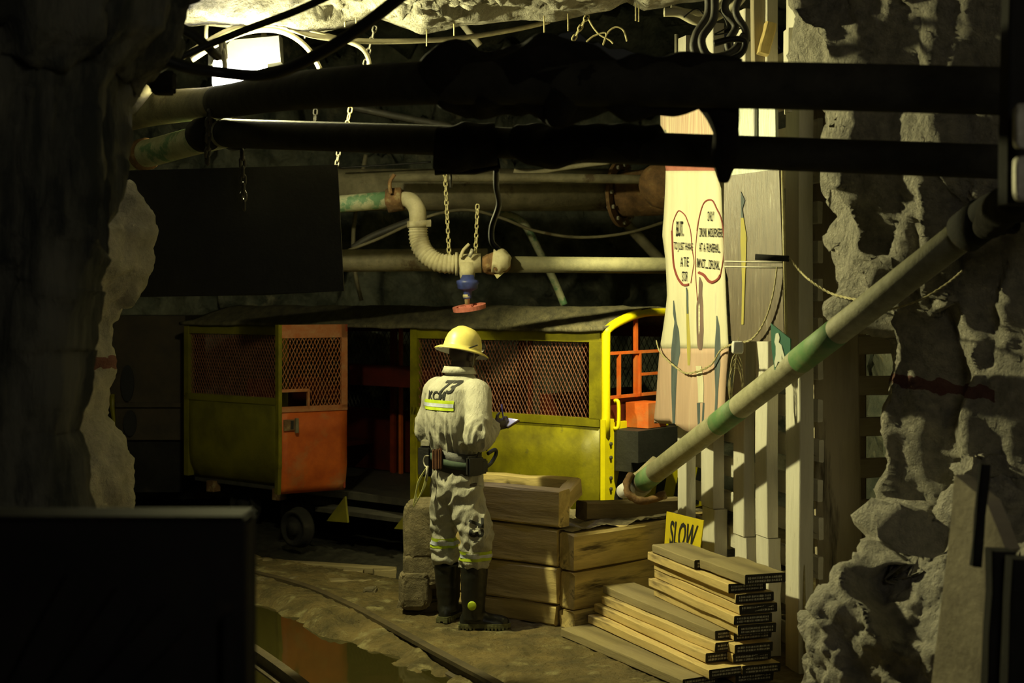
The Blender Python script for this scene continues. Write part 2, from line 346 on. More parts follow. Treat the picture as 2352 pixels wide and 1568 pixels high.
def ceilfn(u, v):      # underside from beyond the camera's head to the broken lip, then up the lip
    Yl = 8.35; px = -300+2900*u; zl = CAMH-(lip(px)-HOR)/F_PX*Yl
    if v < .72:
        k = v/.72; Y = 2.5+(Yl-2.5)*k; z = zl+.95*(1-k)**2+.12*math.sin(k*9+u*20)*(1-k)
    else:
        k = (v-.72)/.28; Y = Yl+.25*k; z = zl+1.3*k
    return V(((px-1176)/F_PX*Yl, Y, z))
def cdisp(p, u, v):
    k = 1 if v < .66 else max(.12, 1-(v-.66)*16)
    return rockd(p, .05, 3.2, .02, (1, 1, 1))*k
surf('ceiling', ceilfn, 300, 190, M_ceil, cdisp, kind='structure', label='rough limewashed rock roof with a broken lip')
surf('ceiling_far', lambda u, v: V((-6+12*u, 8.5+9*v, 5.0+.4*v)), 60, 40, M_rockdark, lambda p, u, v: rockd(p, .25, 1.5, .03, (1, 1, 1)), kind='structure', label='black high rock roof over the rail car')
def floorz(x, y):
    z = .012*noise.fractal(V((x, y, 0))*3, 1, 2, 4)+.010*noise.fractal(V((x, y, 4))*13, .8, 2, 4)
    # sunken wet track bed on the left, following the curved rail
    xr = -.02-.62*max(0, y-7.4)**1.18 if y > 7.4 else .02
    d = (xr-x)
    if d > 0: z -= min(.14, d*.3)*1.0
    z += .055*max(0, noise.noise(V((x*1.3+3, y*1.6, 0)))-.02)*(1 if d > .1 else 0)
    if d > .05: z += .045*noise.noise(V((x*4.5, y*2.6, 7)))+.02*noise.noise(V((x*11, y*7, 3)))
    rx, ry = x-.65, y-10.2; sc_, wc = -.787*rx+.617*ry, .617*rx+.787*ry
    k = max(0, min(1, (wc+1.05)/.3))*max(0, min(1, (sc_+1.0)/.3)); z -= .18*k
    return z
surf('floor', lambda u, v: V((-5.6+8.8*u, 5+10.4*v, floorz(-5.6+8.8*u, 5+10.4*v))), 500, 560, M_mud, lambda p, u, v: 0, smooth=True, kind='structure', label='wet muddy tunnel floor with puddles')
bm = bmesh.new(); prev = None
for k in range(25):
    y = 6.4+k*.25; xr = (-.02-.62*max(0, y-7.4)**1.18) if y > 7.4 else .02
    a, b = bm.verts.new((xr-.18, y, -.074)), bm.verts.new((xr-1.75, y, -.074))
    if prev: bm.faces.new((prev[0], a, b, prev[1]))
    prev = (a, b)
w = obj('puddle', bm, M_water); tag(w, 'murky puddle between the curved rails reflecting the orange door', 'water')

# ------------------------------------------------------------------ rail car
A_ = V((-.787, .617, 0)); B_ = V((.617, .787, 0)); O_ = V((.65, 10.2, 0))
def C(s, w_, z): return O_+A_*s+B_*w_+V((0, 0, z))
def sx(px): k = (px-1176)/F_PX; return (.65-10.2*k)/(.787+.617*k)
LEN, WID, ZB = 4.72, 1.45, .34
car = empty('mine_rail_car', C(LEN/2, WID/2, -.1), 'yellow and red caged rail car for miners standing on the track', 'rail car')
def cbox(name, s0, s1, w0, w1, z0, z1, m, parent=None, ch=0, jit=0):
    c = [C(s, w_, z) for s in (s0, s1) for w_ in (w0, w1) for z in (z0, z1)]
    bm = bmesh.new(); v = [bm.verts.new(p) for p in c]
    for f in ((0, 1, 3, 2), (4, 6, 7, 5), (0, 4, 5, 1), (2, 3, 7, 6), (0, 2, 6, 4), (1, 5, 7, 3)): bm.faces.new([v[i] for i in f])
    return obj(name, bm, m, parent or car)
def expanded(name, f, W, H, m, parent, pw=.034, ph=.058, r=.003):
    # f(u, v) -> world point and normal; diamonds of real strands
    bm = bmesh.new(); nc = int(W/pw); nr = int(H/ph)
    def strand(a, b):
        (pa, n), (pb, _) = a, b; d = (pb-pa).normalized(); s = d.cross(n)*r; t = n*r*1.6
        q = [bm.verts.new(p) for p in (pa-s, pa+t, pa+s, pb-s, pb+t, pb+s)]
        bm.faces.new((q[0], q[1], q[4], q[3])); bm.faces.new((q[1], q[2], q[5], q[4])); bm.faces.new((q[2], q[0], q[3], q[5]))
    for j in range(nr*2):
        for i in range(nc):
            x0 = (i+.5*(j % 2))/nc; y0 = j/(2*nr); y1 = (j+1)/(2*nr)
            for dx in (-.5, .5):
                x1 = x0+dx/nc
                if 0 <= x1 <= 1 and 0 <= x0 <= 1: strand(f(x0, y0), f(x1, y1))
    return tag(obj(name, bm, m, parent), kind='stuff')
S1, S2, S3 = 0, sx(948), sx(800)      # front bay, doorway edge, door hinge
S4, S5 = sx(650), LEN
nside = -B_
def sidepanel(name, s0, s1, m):
    bm = bmesh.new(); prof = [(0, 1.08), (-.004, .8), (-.002, .62), (.02, .48), (.07, .38), (.11, ZB)]
    n = 10; rows = []
    for i in range(n+1):
        s = s0+(s1-s0)*i/n; rows.append([bm.verts.new(C(s, w_+.006*noise.noise(V((s*4, z*5, 0))), z)) for w_, z in prof])
    for i in range(n):
        for k in range(len(prof)-1): bm.faces.new((rows[i][k], rows[i+1][k], rows[i+1][k+1], rows[i][k+1]))
    o = obj(name, bm, m, car, smooth=True); md = o.modifiers.new('thick', 'SOLIDIFY'); md.thickness = .012; md.offset = 1; return o
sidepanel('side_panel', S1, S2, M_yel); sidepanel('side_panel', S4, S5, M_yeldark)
for s0, s1, m in ((S1, S2, M_yel), (S4, S5, M_yeldark)):
    cbox('top_rail', s0, s1, -.012, .03, 1.695, 1.79, m)
    cbox('middle_rail', s0, s1, -.02, .03, 1.075, 1.135, m)
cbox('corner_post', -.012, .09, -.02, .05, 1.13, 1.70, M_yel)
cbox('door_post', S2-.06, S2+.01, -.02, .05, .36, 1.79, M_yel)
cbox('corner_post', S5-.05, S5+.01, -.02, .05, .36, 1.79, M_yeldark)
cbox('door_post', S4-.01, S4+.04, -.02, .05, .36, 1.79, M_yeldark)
def mesh_on(s0, s1, w_, z0, z1, m, **k):
    return expanded('expanded_metal_mesh', lambda u, v: (C(s0+(s1-s0)*u, w_, z0+(z1-z0)*v), nside), abs(s1-s0), z1-z0, m, car, **k)
mesh_on(.09, S2-.05, .01, 1.12, 1.70, M_meshred)
mesh_on(S4, S5-.05, .01, 1.12, 1.70, M_meshred)
for a, b in ((.1, 1.5), (1.6, 3.0), (3.1, 4.6)): mesh_on(a, b, WID-.02, .95, 1.75, M_darksteel, pw=.05, ph=.09, r=.003)
cbox('far_side_panel', 0, LEN, WID-.02, WID, .36, .95, M_darkred)
cbox('far_top_rail', 0, LEN, WID-.03, WID, 1.70, 1.80, M_darkred)
cbox('car_floor', 0.02, LEN, .1, WID-.08, .30, .36, M_darksteel)
for s in (.55, 1.05, 1.75, 2.35, 3.3, 4.2): cbox('inner_post', s, s+.05, WID-.12, WID-.07, .36, 1.78, M_red)
for s in (1.12, S3-.5, S3-.42): cbox('inner_bar', s, s+.028, .62, .65, .36, 1.85, M_red)
for s0, s1 in ((.9, .98), (S2+.15, S2+.23)): pass
for s in (.25, 1.35, 3.6):
    cbox('seat_bench', s, s+.36, .12, WID-.1, .62, .66, M_darkred); cbox('seat_back', s+.36, s+.40, .12, WID-.1, .66, 1.28, M_darkred)
    cbox('seat_leg', s+.05, s+.1, .2, .25, .36, .62, M_rust)
cbox('cross_panel', S2+.02, S3+.7, .72, .75, 1.23, 1.42, M_darkred)
cbox('inner_bar', 3.18, 3.21, WID-.15, WID-.12, .36, 1.78, M_org); cbox('inner_bar', 3.27, 3.30, WID-.15, WID-.12, .36, 1.78, M_red)
# roof
rp = [(-.05, 1.775), (-.045, 1.80), (.1, 1.83), (.3, 1.885), (.5, 1.935), (.7, 1.955), (.95, 1.935), (1.15, 1.885), (1.35, 1.83), (1.5, 1.79)]
bm = bmesh.new(); rows = []
for i in range(61):
    s = -.05+(LEN+.1)*i/60
    rows.append([bm.verts.new(C(s, w_, z+.012*noise.noise(V((s*3, w_*6, 2)))+.008*noise.noise(V((s*9, w_*9, 2))))) for w_, z in rp])
for i in range(60):
    for k in range(len(rp)-1): bm.faces.new((rows[i][k], rows[i+1][k], rows[i+1][k+1], rows[i][k+1]))
M_roof = mat('grimy_roof_sheet', (.15, .13, .07), (.055, .05, .03), 5, .85, .8, 20, stretch=(3, .8, 1), dist=.02)
o = obj('roof', bm, M_roof, car, smooth=True); md = o.modifiers.new('thick', 'SOLIDIFY'); md.thickness = .02
# end face: arch, posts, bars, headlamp, hazard panel
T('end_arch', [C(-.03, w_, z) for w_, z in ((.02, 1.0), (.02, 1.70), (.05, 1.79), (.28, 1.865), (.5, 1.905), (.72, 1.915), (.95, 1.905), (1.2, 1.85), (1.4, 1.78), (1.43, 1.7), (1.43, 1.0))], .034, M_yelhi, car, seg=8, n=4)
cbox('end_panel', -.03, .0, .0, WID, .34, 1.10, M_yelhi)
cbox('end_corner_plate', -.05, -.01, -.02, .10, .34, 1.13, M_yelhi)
bm = bmesh.new()
for k in range(5):                     # black hazard stripes on the end panel
    w0 = .10+.29*k
    for a, b in (((w0-.02), .0),):
        q = [C(-.0335, w0-.04, .36), C(-.0335, w0+.08, .36), C(-.0335, min(WID, w0+.34), 1.08), C(-.0335, w0+.22, 1.08)]
        q = [p for p in q]; f = [bm.verts.new(p) for p in q]; bm.faces.new(f)
o = obj('hazard_stripes', bm, M_blk, car); md = o.modifiers.new('thick', 'SOLIDIFY'); md.thickness = .002
tag(o, 'black diagonal stripes')
cbox('end_red_panel', -.0, .02, .08, WID-.05, 1.10, 1.27, M_darkred)
for z in (1.275, 1.60): cbox('end_bar', -.03, -.005, .04, WID-.04, z, z+.022, M_org)
cbox('end_bar', -.03, -.005, .52, WID-.04, 1.43, 1.45, M_org)
for w_ in (.20, .48, .82, 1.12): cbox('end_bar', -.03, -.005, w_, w_+.022, 1.275, 1.60, M_org)
cbox('end_bar', -.02, .005, .44, .47, 1.27, 1.86, M_org)
hb = cbox('headlamp_box', -.22, -.02, .30, .55, 1.055, 1.24, M_org)
bm = bmesh.new(); q = C(-.235, .47, 1.165); Mx = Matrix.Translation(q) @ (-A_).to_track_quat('Z', 'Y').to_matrix().to_4x4()
lathe(bm, [(.062, -.02), (.062, .012), (.052, .02), (.05, .012), (.03, .022), (0.0, .028)], Mx, 24); o = obj('headlamp_lens', bm, M_lens, hb, smooth=True)
bm = bmesh.new(); Mx = Matrix.Translation(C(-.05, .64, 1.17)) @ (-A_).to_track_quat('Z', 'Y').to_matrix().to_4x4()
lathe(bm, [(.034, -.02), (.034, .012), (.02, .02), (0, .022)], Mx, 16); obj('small_lamp', bm, M_lens, car, smooth=True)
cbox('battery_box', -.26, -.03, .10, .66, .82, 1.05, M_blk)
cbox('battery_box_foot', -.2, -.03, .10, .36, .75, .82, M_blk)
for z in (1.2, 1.14): pass
T('grab_handle', [C(-.05, .10, 1.26), C(-.08, .11, 1.25), C(-.08, .11, 1.08), C(-.05, .10, 1.06)], .014, M_yelhi, car, seg=8)
for z in (.62, .7, .85, .95):
    bm = bmesh.new(); lathe(bm, [(.014, -.01), (.014, .008), (0, .012)], Matrix.Translation(C(-.055, .05, z)) @ (-A_).to_track_quat('Z', 'Y').to_matrix().to_4x4(), 8); obj('bolt', bm, M_darksteel, car)
# running gear
for w_ in (.28, 1.2): cbox('chassis_beam', -.05, LEN, w_, w_+.09, .18, .30, M_soot)
for s in (.55, 1.25, 3.55, 4.25):
    for w_ in (.3, 1.15):
        bm = bmesh.new(); Mx = Matrix.Translation(C(s, w_, .085)) @ (-B_).to_track_quat('Z', 'Y').to_matrix().to_4x4()
        lathe(bm, [(.19, -.05), (.19, -.03), (.165, -.02), (.165, .04), (.14, .045), (.13, .02), (.06, .02), (.055, .06), (0, .06)], Mx, 28); obj('wheel', bm, M_soot, car, smooth=True)
for s in (S3+.28,):
    bm = bmesh.new(); Mx = Matrix.Translation(P(680, 1212, 11.6)) @ (-B_).to_track_quat('Z', 'Y').to_matrix().to_4x4()
    lathe(bm, [(.17, -.05), (.17, -.03), (.15, -.02), (.15, .04), (.125, .045), (.115, .02), (.06, .02), (.055, .06), (0, .06)], Mx, 28); obj('wheel', bm, M_soot, car, smooth=True)
cbox('footboard', S2-.1, S3+.3, -.10, .12, .20, .235, M_darksteel)
for px in (790, 945):
    pts = [PP(px-40, 1196 if px < 900 else 1214, (C(0, -.12, 0), nside)), PP(px+8, 1200 if px < 900 else 1217, (C(0, -.12, 0), nside)), PP(px+2, 1140 if px < 900 else 1158, (C(0, -.12, 0), nside))]
    poly('gusset_plate', pts, nside, .02, M_yeldark, car)
for s in (3.5, 4.4): cbox('underframe_lug', s, s+.09, .05, .14, .22, .32, M_rust)
bm = bmesh.new(); tube(bm, [PP(950, 930+k*9, (C(0, -.03, 0), nside))+V((.006*math.sin(k*2), 0, 0)) for k in range(8)], .006, 6, 2); obj('latch_chain', bm, M_yel, car)
# open orange door
hinge = P(797, 930, 11.75); DA = V((-1.905, 11.45, 0)); hx = V((hinge.x, hinge.y, 0)); dd = (DA-hx).normalized(); dn = V((dd.y, -dd.x, 0));
if dn.y > 0: dn = -dn
DW = (DA-hx).length
def D(u, z, off=0):
    inn = .0 if z > .62 else (.62-z)**1.4*.45
    return hx+dd*(DW*u*(1-(.05*inn/.12)))+dn*(off-inn)+V((0, 0, z))
door = obj('door', (lambda bm: bm)(bmesh.new()), M_org, car, center=False)
bm = bmesh.new(); prof = [1.10, .9, .7, .62, .54, .46, .40]; rows = []
for i in range(9): rows.append([bm.verts.new(D(i/8, z, .003*noise.noise(V((i, z*6, 1))))) for z in prof])
for i in range(8):
    for k in range(len(prof)-1): bm.faces.new((rows[i][k], rows[i+1][k], rows[i+1][k+1], rows[i][k+1]))
bm.to_mesh(door.data); bm.free(); door.data.shade_smooth(); md = door.modifiers.new('thick', 'SOLIDIFY'); md.thickness = .03
tag(door, 'open orange mesh-topped door')
def dbox(name, u0, u1, z0, z1, m, o0=-.02, o1=.012):
    bm = bmesh.new(); v = [bm.verts.new(D(u, z, o)) for u in (u0, u1) for o in (o0, o1) for z in (z0, z1)]
    for f in ((0, 1, 3, 2), (4, 6, 7, 5), (0, 4, 5, 1), (2, 3, 7, 6), (0, 2, 6, 4), (1, 5, 7, 3)): bm.faces.new([v[i] for i in f])
    return obj(name, bm, m, door)
M_orgpale = mat('worn_orange_frame', (.52, .24, .10), (.46, .14, .04), 14, .6, .3, 50, c3=(.5, .42, .22), s3=12, t3=.6)
dbox('door_frame', 0, .09, 1.10, 1.80, M_orgpale); dbox('door_frame', .0, 1, 1.69, 1.80, M_orgpale); dbox('door_frame', 0, 1, 1.08, 1.125, M_orgpale)
dbox('door_frame', .0, .03, .42, 1.80, M_red, -.05, .014)
dbox('door_frame', .57, .60, 1.10, 1.26, M_orgpale); dbox('door_frame', .58, 1, 1.245, 1.27, M_orgpale)
ed = dbox('door_edge', .985, 1.035, .62, 1.80, M_yel, -.06, .016)
dbox('door_edge', .985, 1.035, .40, .62, M_yeldark, -.06, .01)
la = dbox('latch_plate', .76, .96, .93, 1.02, M_rust, .012, .022); dbox('latch_handle', .76, .80, .91, 1.03, M_steel, .02, .05); dbox('latch_hole', .82, .86, .94, 1.01, M_blk, .02, .026)
expanded('door_mesh', lambda u, v: (D(.09+.9*u, 1.27+.42*v), dn), DW*.9, .42, M_orgpale, door, pw=.030, ph=.062, r=.0032)
expanded('door_mesh', lambda u, v: (D(.09+.48*u, 1.12+.15*v), dn), DW*.48, .15, M_orgpale, door, pw=.030, ph=.062, r=.0032)

# coupled dark locomotive at far left
loco = empty('locomotive', P(340, 1140, 13.6), 'dark unlit engine coupled behind the left end of the rail car', 'locomotive')
def lbox(name, px0, px1, py0, py1, Y, d, m, par=loco):
    a, b = P(px0, py1, Y), P(px1, py0, Y); bm = bmesh.new(); box(bm, ((a.x+b.x)/2, Y+d/2, (a.z+b.z)/2), (b.x-a.x, d, b.z-a.z)); return obj(name, bm, m, par)
M_loco = mat('dark_brown_engine_paint', (.055, .04, .022), (.03, .024, .015), 5, .8, .3, 20)
lbox('engine_body', 240, 425, 725, 1010, 13.6, .9, M_loco); lbox('engine_skirt', 225, 420, 1010, 1130, 13.65, .8, M_soot); lbox('engine_ledge', 245, 425, 925, 935, 13.56, .06, M_loco)
for px, py, ry in ((292, 880, 42), (298, 972, 30)):
    c = P(px, py, 13.57); bm = bmesh.new(); n = 20; f = [bm.verts.new(c+V((.065*math.cos(2*math.pi*k/n), 0, ry/F_PX*13.6*math.sin(2*math.pi*k/n)))) for k in range(n)]
    bm.faces.new(f); o = obj('port_hole', bm, M_ink, loco); o.modifiers.new('t', 'SOLIDIFY').thickness = .02
T('yellow_bracket', [P(258, 905, 13.4), P(258, 935, 13.4), P(262, 965, 13.4), P(263, 1000, 13.4)], [.03, .03, .018, .014], M_yel, loco, seg=4, n=1)

# ------------------------------------------------------------------ track
def rail(name, pts, label):
    S = spline(pts, 8); bm = bmesh.new(); prof = [(-.045, 0), (.045, 0), (.045, .012), (.01, .02), (.01, .06), (.028, .068), (.028, .09), (-.028, .09), (-.028, .068), (-.01, .06), (-.01, .02), (-.045, .012)]; prev = None
    for i, p in enumerate(S):
        d = (S[min(i+1, len(S)-1)]-S[max(i-1, 0)]).normalized(); n = V((d.y, -d.x, 0))
        r = [bm.verts.new(p+n*a+V((0, 0, b))) for a, b in prof]
        if prev:
            for k in range(12): bm.faces.new((prev[k], prev[(k+1) % 12], r[(k+1) % 12], r[k]))
        else: bm.faces.new(r)
        prev = r
    bm.faces.new(prev[::-1]); return tag(obj(name, bm, M_railm), label, 'rail', 'rails')
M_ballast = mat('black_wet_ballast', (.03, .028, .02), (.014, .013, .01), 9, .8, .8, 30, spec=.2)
M_railm = mat('rusty_rail', (.10, .075, .035), (.045, .035, .018), 8, .6, .4, 30)
def G(px, py, z): Y = (CAMH-z)*F_PX/(py-HOR); return V(((px-1176)/F_PX*Y, Y, z))
def GR(px, py): g = G(px, py, -.0); return V((g.x, g.y, -.075))
rail('rail', [GR(470, 1298), GR(590, 1318), GR(700, 1347), GR(790, 1385), GR(860, 1420), GR(1000, 1497), GR(1130, 1566), GR(1260, 1640)], 'dark curved rail running past the feet of the miner')
rail('rail', [GR(480, 1425), GR(590, 1495), GR(690, 1568), GR(780, 1650)], 'muddy rail at the bottom edge beside the black cabinet')
rail('rail', [V((C(5.6, .29, 0)).to_tuple()[:2]+(-.20,)), V((C(2, .29, 0)).to_tuple()[:2]+(-.20,)), V((C(-.3, .29, 0)).to_tuple()[:2]+(-.20,))], 'straight rail under the near wheels of the rail car')
rail('rail', [V((C(5.6, 1.18, 0)).to_tuple()[:2]+(-.20,)), V((C(2, 1.18, 0)).to_tuple()[:2]+(-.20,)), V((C(-.3, 1.18, 0)).to_tuple()[:2]+(-.20,))], 'straight rail under the far wheels of the rail car')
for i, (a, b, w_, lab) in enumerate((((580, 1290), (905, 1312), .05, 'long thin plank lying beside the track in front of the car'), ((790, 1318), (835, 1318), .07, 'short timber block on the ground left of the miner'), ((858, 1318), (908, 1316), .07, 'second timber block nearer to the crib by the track'), ((752, 1340), (872, 1338), .06, 'low yellowish plank edge at the puddle'))):
    p, q = G(*a, -.03), G(*b, -.03); o = beam('plank', p, q, .1, w_, M_boardgrey, jit=.004); tag(o, lab, 'plank')
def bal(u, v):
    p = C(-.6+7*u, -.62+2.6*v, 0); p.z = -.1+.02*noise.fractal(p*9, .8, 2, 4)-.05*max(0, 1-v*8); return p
tag(surf('track_ballast', bal, 240, 90, M_ballast, lambda p, u, v: 0), 'black wet ballast under the rail car', 'ballast', kind='stuff')  # dark layer added over the floor to blacken the ground under the car
def stone(name, c, s, m, label, cat='stone', seed=0, amp=.18):
    bm = bmesh.new(); bmesh.ops.create_icosphere(bm, subdivisions=4, radius=1)
    for v in bm.verts:
        p = v.co.copy(); q = V([math.copysign(abs(x)**.4, x) for x in p])
        k = 1+amp*noise.noise(p*1.6+V((seed, 0, 0)))+amp*.4*noise.noise(p*5+V((0, seed, 0)))+facet(p+V((seed, 0, 0)), 1.8, amp*.6)
        v.co = V((q.x*s[0], q.y*s[1], q.z*s[2]))*k+V(c)
    return tag(obj(name, bm, m), label, cat)
stone('stone', G(850, 1372, -.04)+V((0, 0, .02)), (.05, .06, .05), M_concrete, 'small pale stone at the puddle rim left of the boots', seed=3)
stone('rubble_heap', G(990, 1402, 0)+V((0, .15, .0)), (.2, .16, .09), M_concrete, 'low pinkish heap of grit behind the left boot', 'rubble', seed=5)
stone('rubble_heap', G(640, 1340, -.05)+V((0, 0, .0)), (.30, .12, .05), M_concrete, 'low pale gravel bank beyond the curved rail', 'rubble', seed=8)

# ------------------------------------------------------------------ timber crib
crib = empty('timber_crib', (.264, 8.53, 0), 'crib of heavy stacked timbers beside the miner filled with earth', 'crib')
cl = V((-.815, .58, 0)).normalized(); cr = V((.75, .66, 0)).normalized(); cc = V((.264, 8.53, 0))
for k in range(4):
    h = .236; z = .002+h*(k+.5)+(-.11 if k == 0 else -.11+.012*k)
    z = .13/2 if k == 0 else .13+h*(k-.5)
    hh = .125 if k == 0 else h-.012
    dx = (.012, 0, .008, -.012)[k]
    beam('timber', cc+cl*dx+V((0, 0, z))-cr*(-.06), cc+cl*(1.02-.05*(k % 2))+V((0, 0, z))+cr*.06, .12, hh, M_wood, crib, jit=.005, ch=.012, endjit=.008)
for k in range(3):
    h = .236; z = .13/2 if k == 0 else .13+h*(k-.5); hh = .125 if k == 0 else h-.012
    beam('timber', cc+cr*.015+cl*-.075+V((0, 0, z-.015)), cc+cr*(1.35+.03*k)+cl*-.075+V((0, 0, z-.015)), .13, hh, M_wood, crib, jit=.006, ch=.014, endjit=.012)
M_wooddark = mat('dark_weathered_wood', (.20, .15, .075), (.10, .075, .035), 7, .9, .6, 26, stretch=(.12, 1, 1))
pA, pB = P(1335, 1172, 8.95), P(1560, 1163, 9.35); beam('timber', pA, pB, .13, .12, M_wooddark, crib, jit=.005, ch=.012)
pA, pB = P(1100, 1103, 9.35), P(1325, 1118, 9.05); beam('timber', pA, pB, .08, .11, M_wood, crib, jit=.004, ch=.01)
pA, pB = P(1322, 1118, 9.02), P(1290, 1150, 8.75); beam('timber', pA, pB, .09, .12, M_wood, crib, jit=.004, ch=.01)
def dirtfn(u, v):
    p = cc+cl*(.06+.9*u)+cr*(.08+1.2*v); p.z = .56+.17*max(0, 1-v*1.5)*u+.05*noise.fractal(p*5, 1, 2, 4)-.03; return p
o = surf('earth_fill', dirtfn, 50, 50, M_concrete, lambda p, u, v: 0); o.parent = crib; o.matrix_parent_inverse = wmat(crib).inverted(); tag(o, kind='stuff')
def dirt2(u, v):
    p = cc+cl*(-.12+.25*u)+cr*(.02+1.3*v); p.z = .615+.03*noise.fractal(p*6, 1, 2, 4)-.02; return p
o = surf('earth_ledge', dirt2, 20, 60, M_concrete, lambda p, u, v: 0); o.parent = crib; o.matrix_parent_inverse = wmat(crib).inverted(); tag(o, kind='stuff')
stone('concrete_block', P(975, 1215, 9.0), (.13, .14, .2), M_concrete, 'rough upper concrete block left of the miner against the crib', 'block', seed=11, amp=.08)
stone('concrete_block', P(975, 1300, 9.0), (.14, .14, .13), M_concrete, 'rough middle concrete block behind the left knee', 'block', seed=12, amp=.1)
stone('concrete_block', P(955, 1350, 8.95), (.10, .12, .12), M_concrete, 'lowest concrete block leaning at the crib foot left of the boots', 'block', seed=13, amp=.1)

# ------------------------------------------------------------------ board stacks
def endmarks(o, w_, h, rows=2):   # dim stencilled marks on the near end of a board
    bm = bmesh.new(); rnd = random.Random(len(o.name)+int(o.location.x*999)+int(o.location.z*999)); L = o['len']
    n = 20
    for r in range(rows):
        z = -h*.17+r*h*.34
        for i in range(n):
            y0 = -w_*.42+w_*.84*i/n; ww = w_*.84/n*rnd.uniform(.45, .85); hh = h*.12*rnd.uniform(.7, 1)
            v = [bm.verts.new((L+.002, y0, z-hh)), bm.verts.new((L+.002, y0+ww, z-hh)), bm.verts.new((L+.002, y0+ww*rnd.uniform(.7, 1), z+hh)), bm.verts.new((L+.002, y0+ww*rnd.uniform(0, .3), z+hh))]; bm.faces.new(v)
    m = link('end_marks', bpy.data.meshes.new('end_marks'), M_mark); bm.to_mesh(m.data); bm.free(); m.data.materials.append(M_mark) if not m.data.materials else None
    m.parent = o; return m
M_mark = mat('dim_white_stencil', (.65, .62, .5), (.4, .38, .3), 60, .9)
M_boardend = mat('blackened_board_end', (.03, .026, .018), (.018, .016, .012), 20, .9)  # near ends almost black, their shade put into the colour
def board(p0, p1, w_, h, m, label, group):
    o = beam('wooden_board', p0, p1, w_, h, m, None, jit=.0025, seg=5, ch=.004, endjit=.003)
    o['len'] = (V(p1)-V(p0)).length
    o.data.materials.append(M_boardend)
    for p in o.data.polygons:
        if p.normal.x > .9 and p.center.x > o['len']*.9: p.material_index = 1
    endmarks(o, w_, h); tag(o, label, 'board', group); del o['len']; return o
ordn = ['lowest', 'second from bottom', 'third from bottom', 'fourth from bottom', 'fifth from bottom', 'sixth from bottom', 'seventh from bottom', 'eighth from bottom', 'ninth from bottom', 'tenth from bottom']
dA = V((.40, -.917, 0)).normalized(); nA = V((.917, .40, 0))
H = .052
A0 = [(.285, 8.30, 1.28, 'grey'), (.46, 8.40, 1.36, 'y'), (.50, 8.46, 1.30, 'y'), (.545, 8.44, 1.27, 'y'), (.555, 8.50, 1.28, 'g')]
for k, (x, y, L, c) in enumerate(A0):
    p = V((x, y, H*(k+.5)+.004))+nA*.11
    d = (dA+V((.01*math.sin(k*2.3), 0, 0))).normalized()
    if k == 0: d = V((.46, -.89, 0)).normalized()
    board(p, p+d*L, .22, H-.004, M_boardgrey if k in (0, 4) else M_board, ('%s board of the low front stack' % ('topmost grey wide' if k == 4 else ordn[k]))+(' with a pale chip on top' if k == 4 else ''), 'boards in the low front stack')
dB = V((.33, -.944, 0)).normalized(); nB = V((.944, .33, 0)); HB = .0515
offs = [.03, .045, .0, .02, .035, .045, .05, .0, -.01, -.02, -.02]
for k in range(11):
    p = V((.83, 8.22, HB*(k+.5)+.004))+nB*(.11+.7*offs[k]*0+(.02*math.sin(k*1.9)))+dB*(.03*math.sin(k*2.7))
    L = 1.02+.03*math.sin(k*1.3)
    if k == 10:
        board(p-nB*.02, p-nB*.02+dB*.55, .22, HB-.004, M_boardgrey, 'short grey board on top of the tall back stack at its far end', 'boards in the tall back stack')
        q = p+dB*.40+nB*.02+V((0, 0, HB*.2)); board(q+dB*.16, q+dB*.66, .24, HB, M_boardgrey, 'ragged dark board capping the near end of the tall back stack', 'boards in the tall back stack')
    else:
        board(p, p+dB*L, .225, HB-.004, M_board, '%s board of the tall stack beside the whitewashed posts' % (ordn[k] if k < 9 else 'uppermost yellow'), 'boards in the tall back stack')

# SLOW sign
def textmesh(s, size=1, font_shear=0, bold=0):
    c = bpy.data.curves.new('txt', 'FONT'); c.body = s; c.size = size; c.align_x = 'CENTER'; c.align_y = 'CENTER'; c.offset = bold; c.shear = font_shear; c.resolution_u = 3
    o = bpy.data.objects.new('txt', c); COL.objects.link(o); dg = bpy.context.evaluated_depsgraph_get(); dg.update()
    me = bpy.data.meshes.new_from_object(o.evaluated_get(dg)); bpy.data.objects.remove(o); bm = bmesh.new(); bm.from_mesh(me); bpy.data.meshes.remove(me)
    bmesh.ops.remove_doubles(bm, verts=bm.verts, dist=1e-5); return bm
def bbox(bm):
    xs = [v.co.x for v in bm.verts]; ys = [v.co.y for v in bm.verts]; return min(xs), max(xs), min(ys), max(ys)
def quadtext(s, q, bold=.02):    # text filling a quad of 3-D corners tl,tr,br,bl
    bm = textmesh(s, 1, bold=bold); x0, x1, y0, y1 = bbox(bm); tl, tr, br, bl = [V(p) for p in q]
    for v in bm.verts:
        u = (v.co.x-x0)/(x1-x0); w_ = (y1-v.co.y)/(y1-y0); v.co = tl.lerp(tr, u).lerp(bl.lerp(br, u), w_)
    return bm
plS = plane2((1.02, 8.62), (1.18, 8.18))
sq = [PP(*p, plS) for p in ((1531, 1174), (1616, 1195), (1606, 1256), (1526, 1243))]
sq[2] = PP(1604, 1290, plS); sq[3] = PP(1524, 1280, plS)
sign = poly('slow_sign', sq, plS[1], .006, mat('yellow_sign_board', (.72, .58, .02), (.6, .48, .02), 6, .5, c3=(.3, .25, .02), s3=9, t3=.65)); tag(sign, 'yellow sign reading SLOW standing behind the tall board stack', 'sign')
bm = quadtext('SLOW', [PP(*p, plS, .003) for p in ((1541, 1194), (1605, 1206), (1592, 1262), (1538, 1252))], .015); obj('lettering', bm, M_ink, sign)

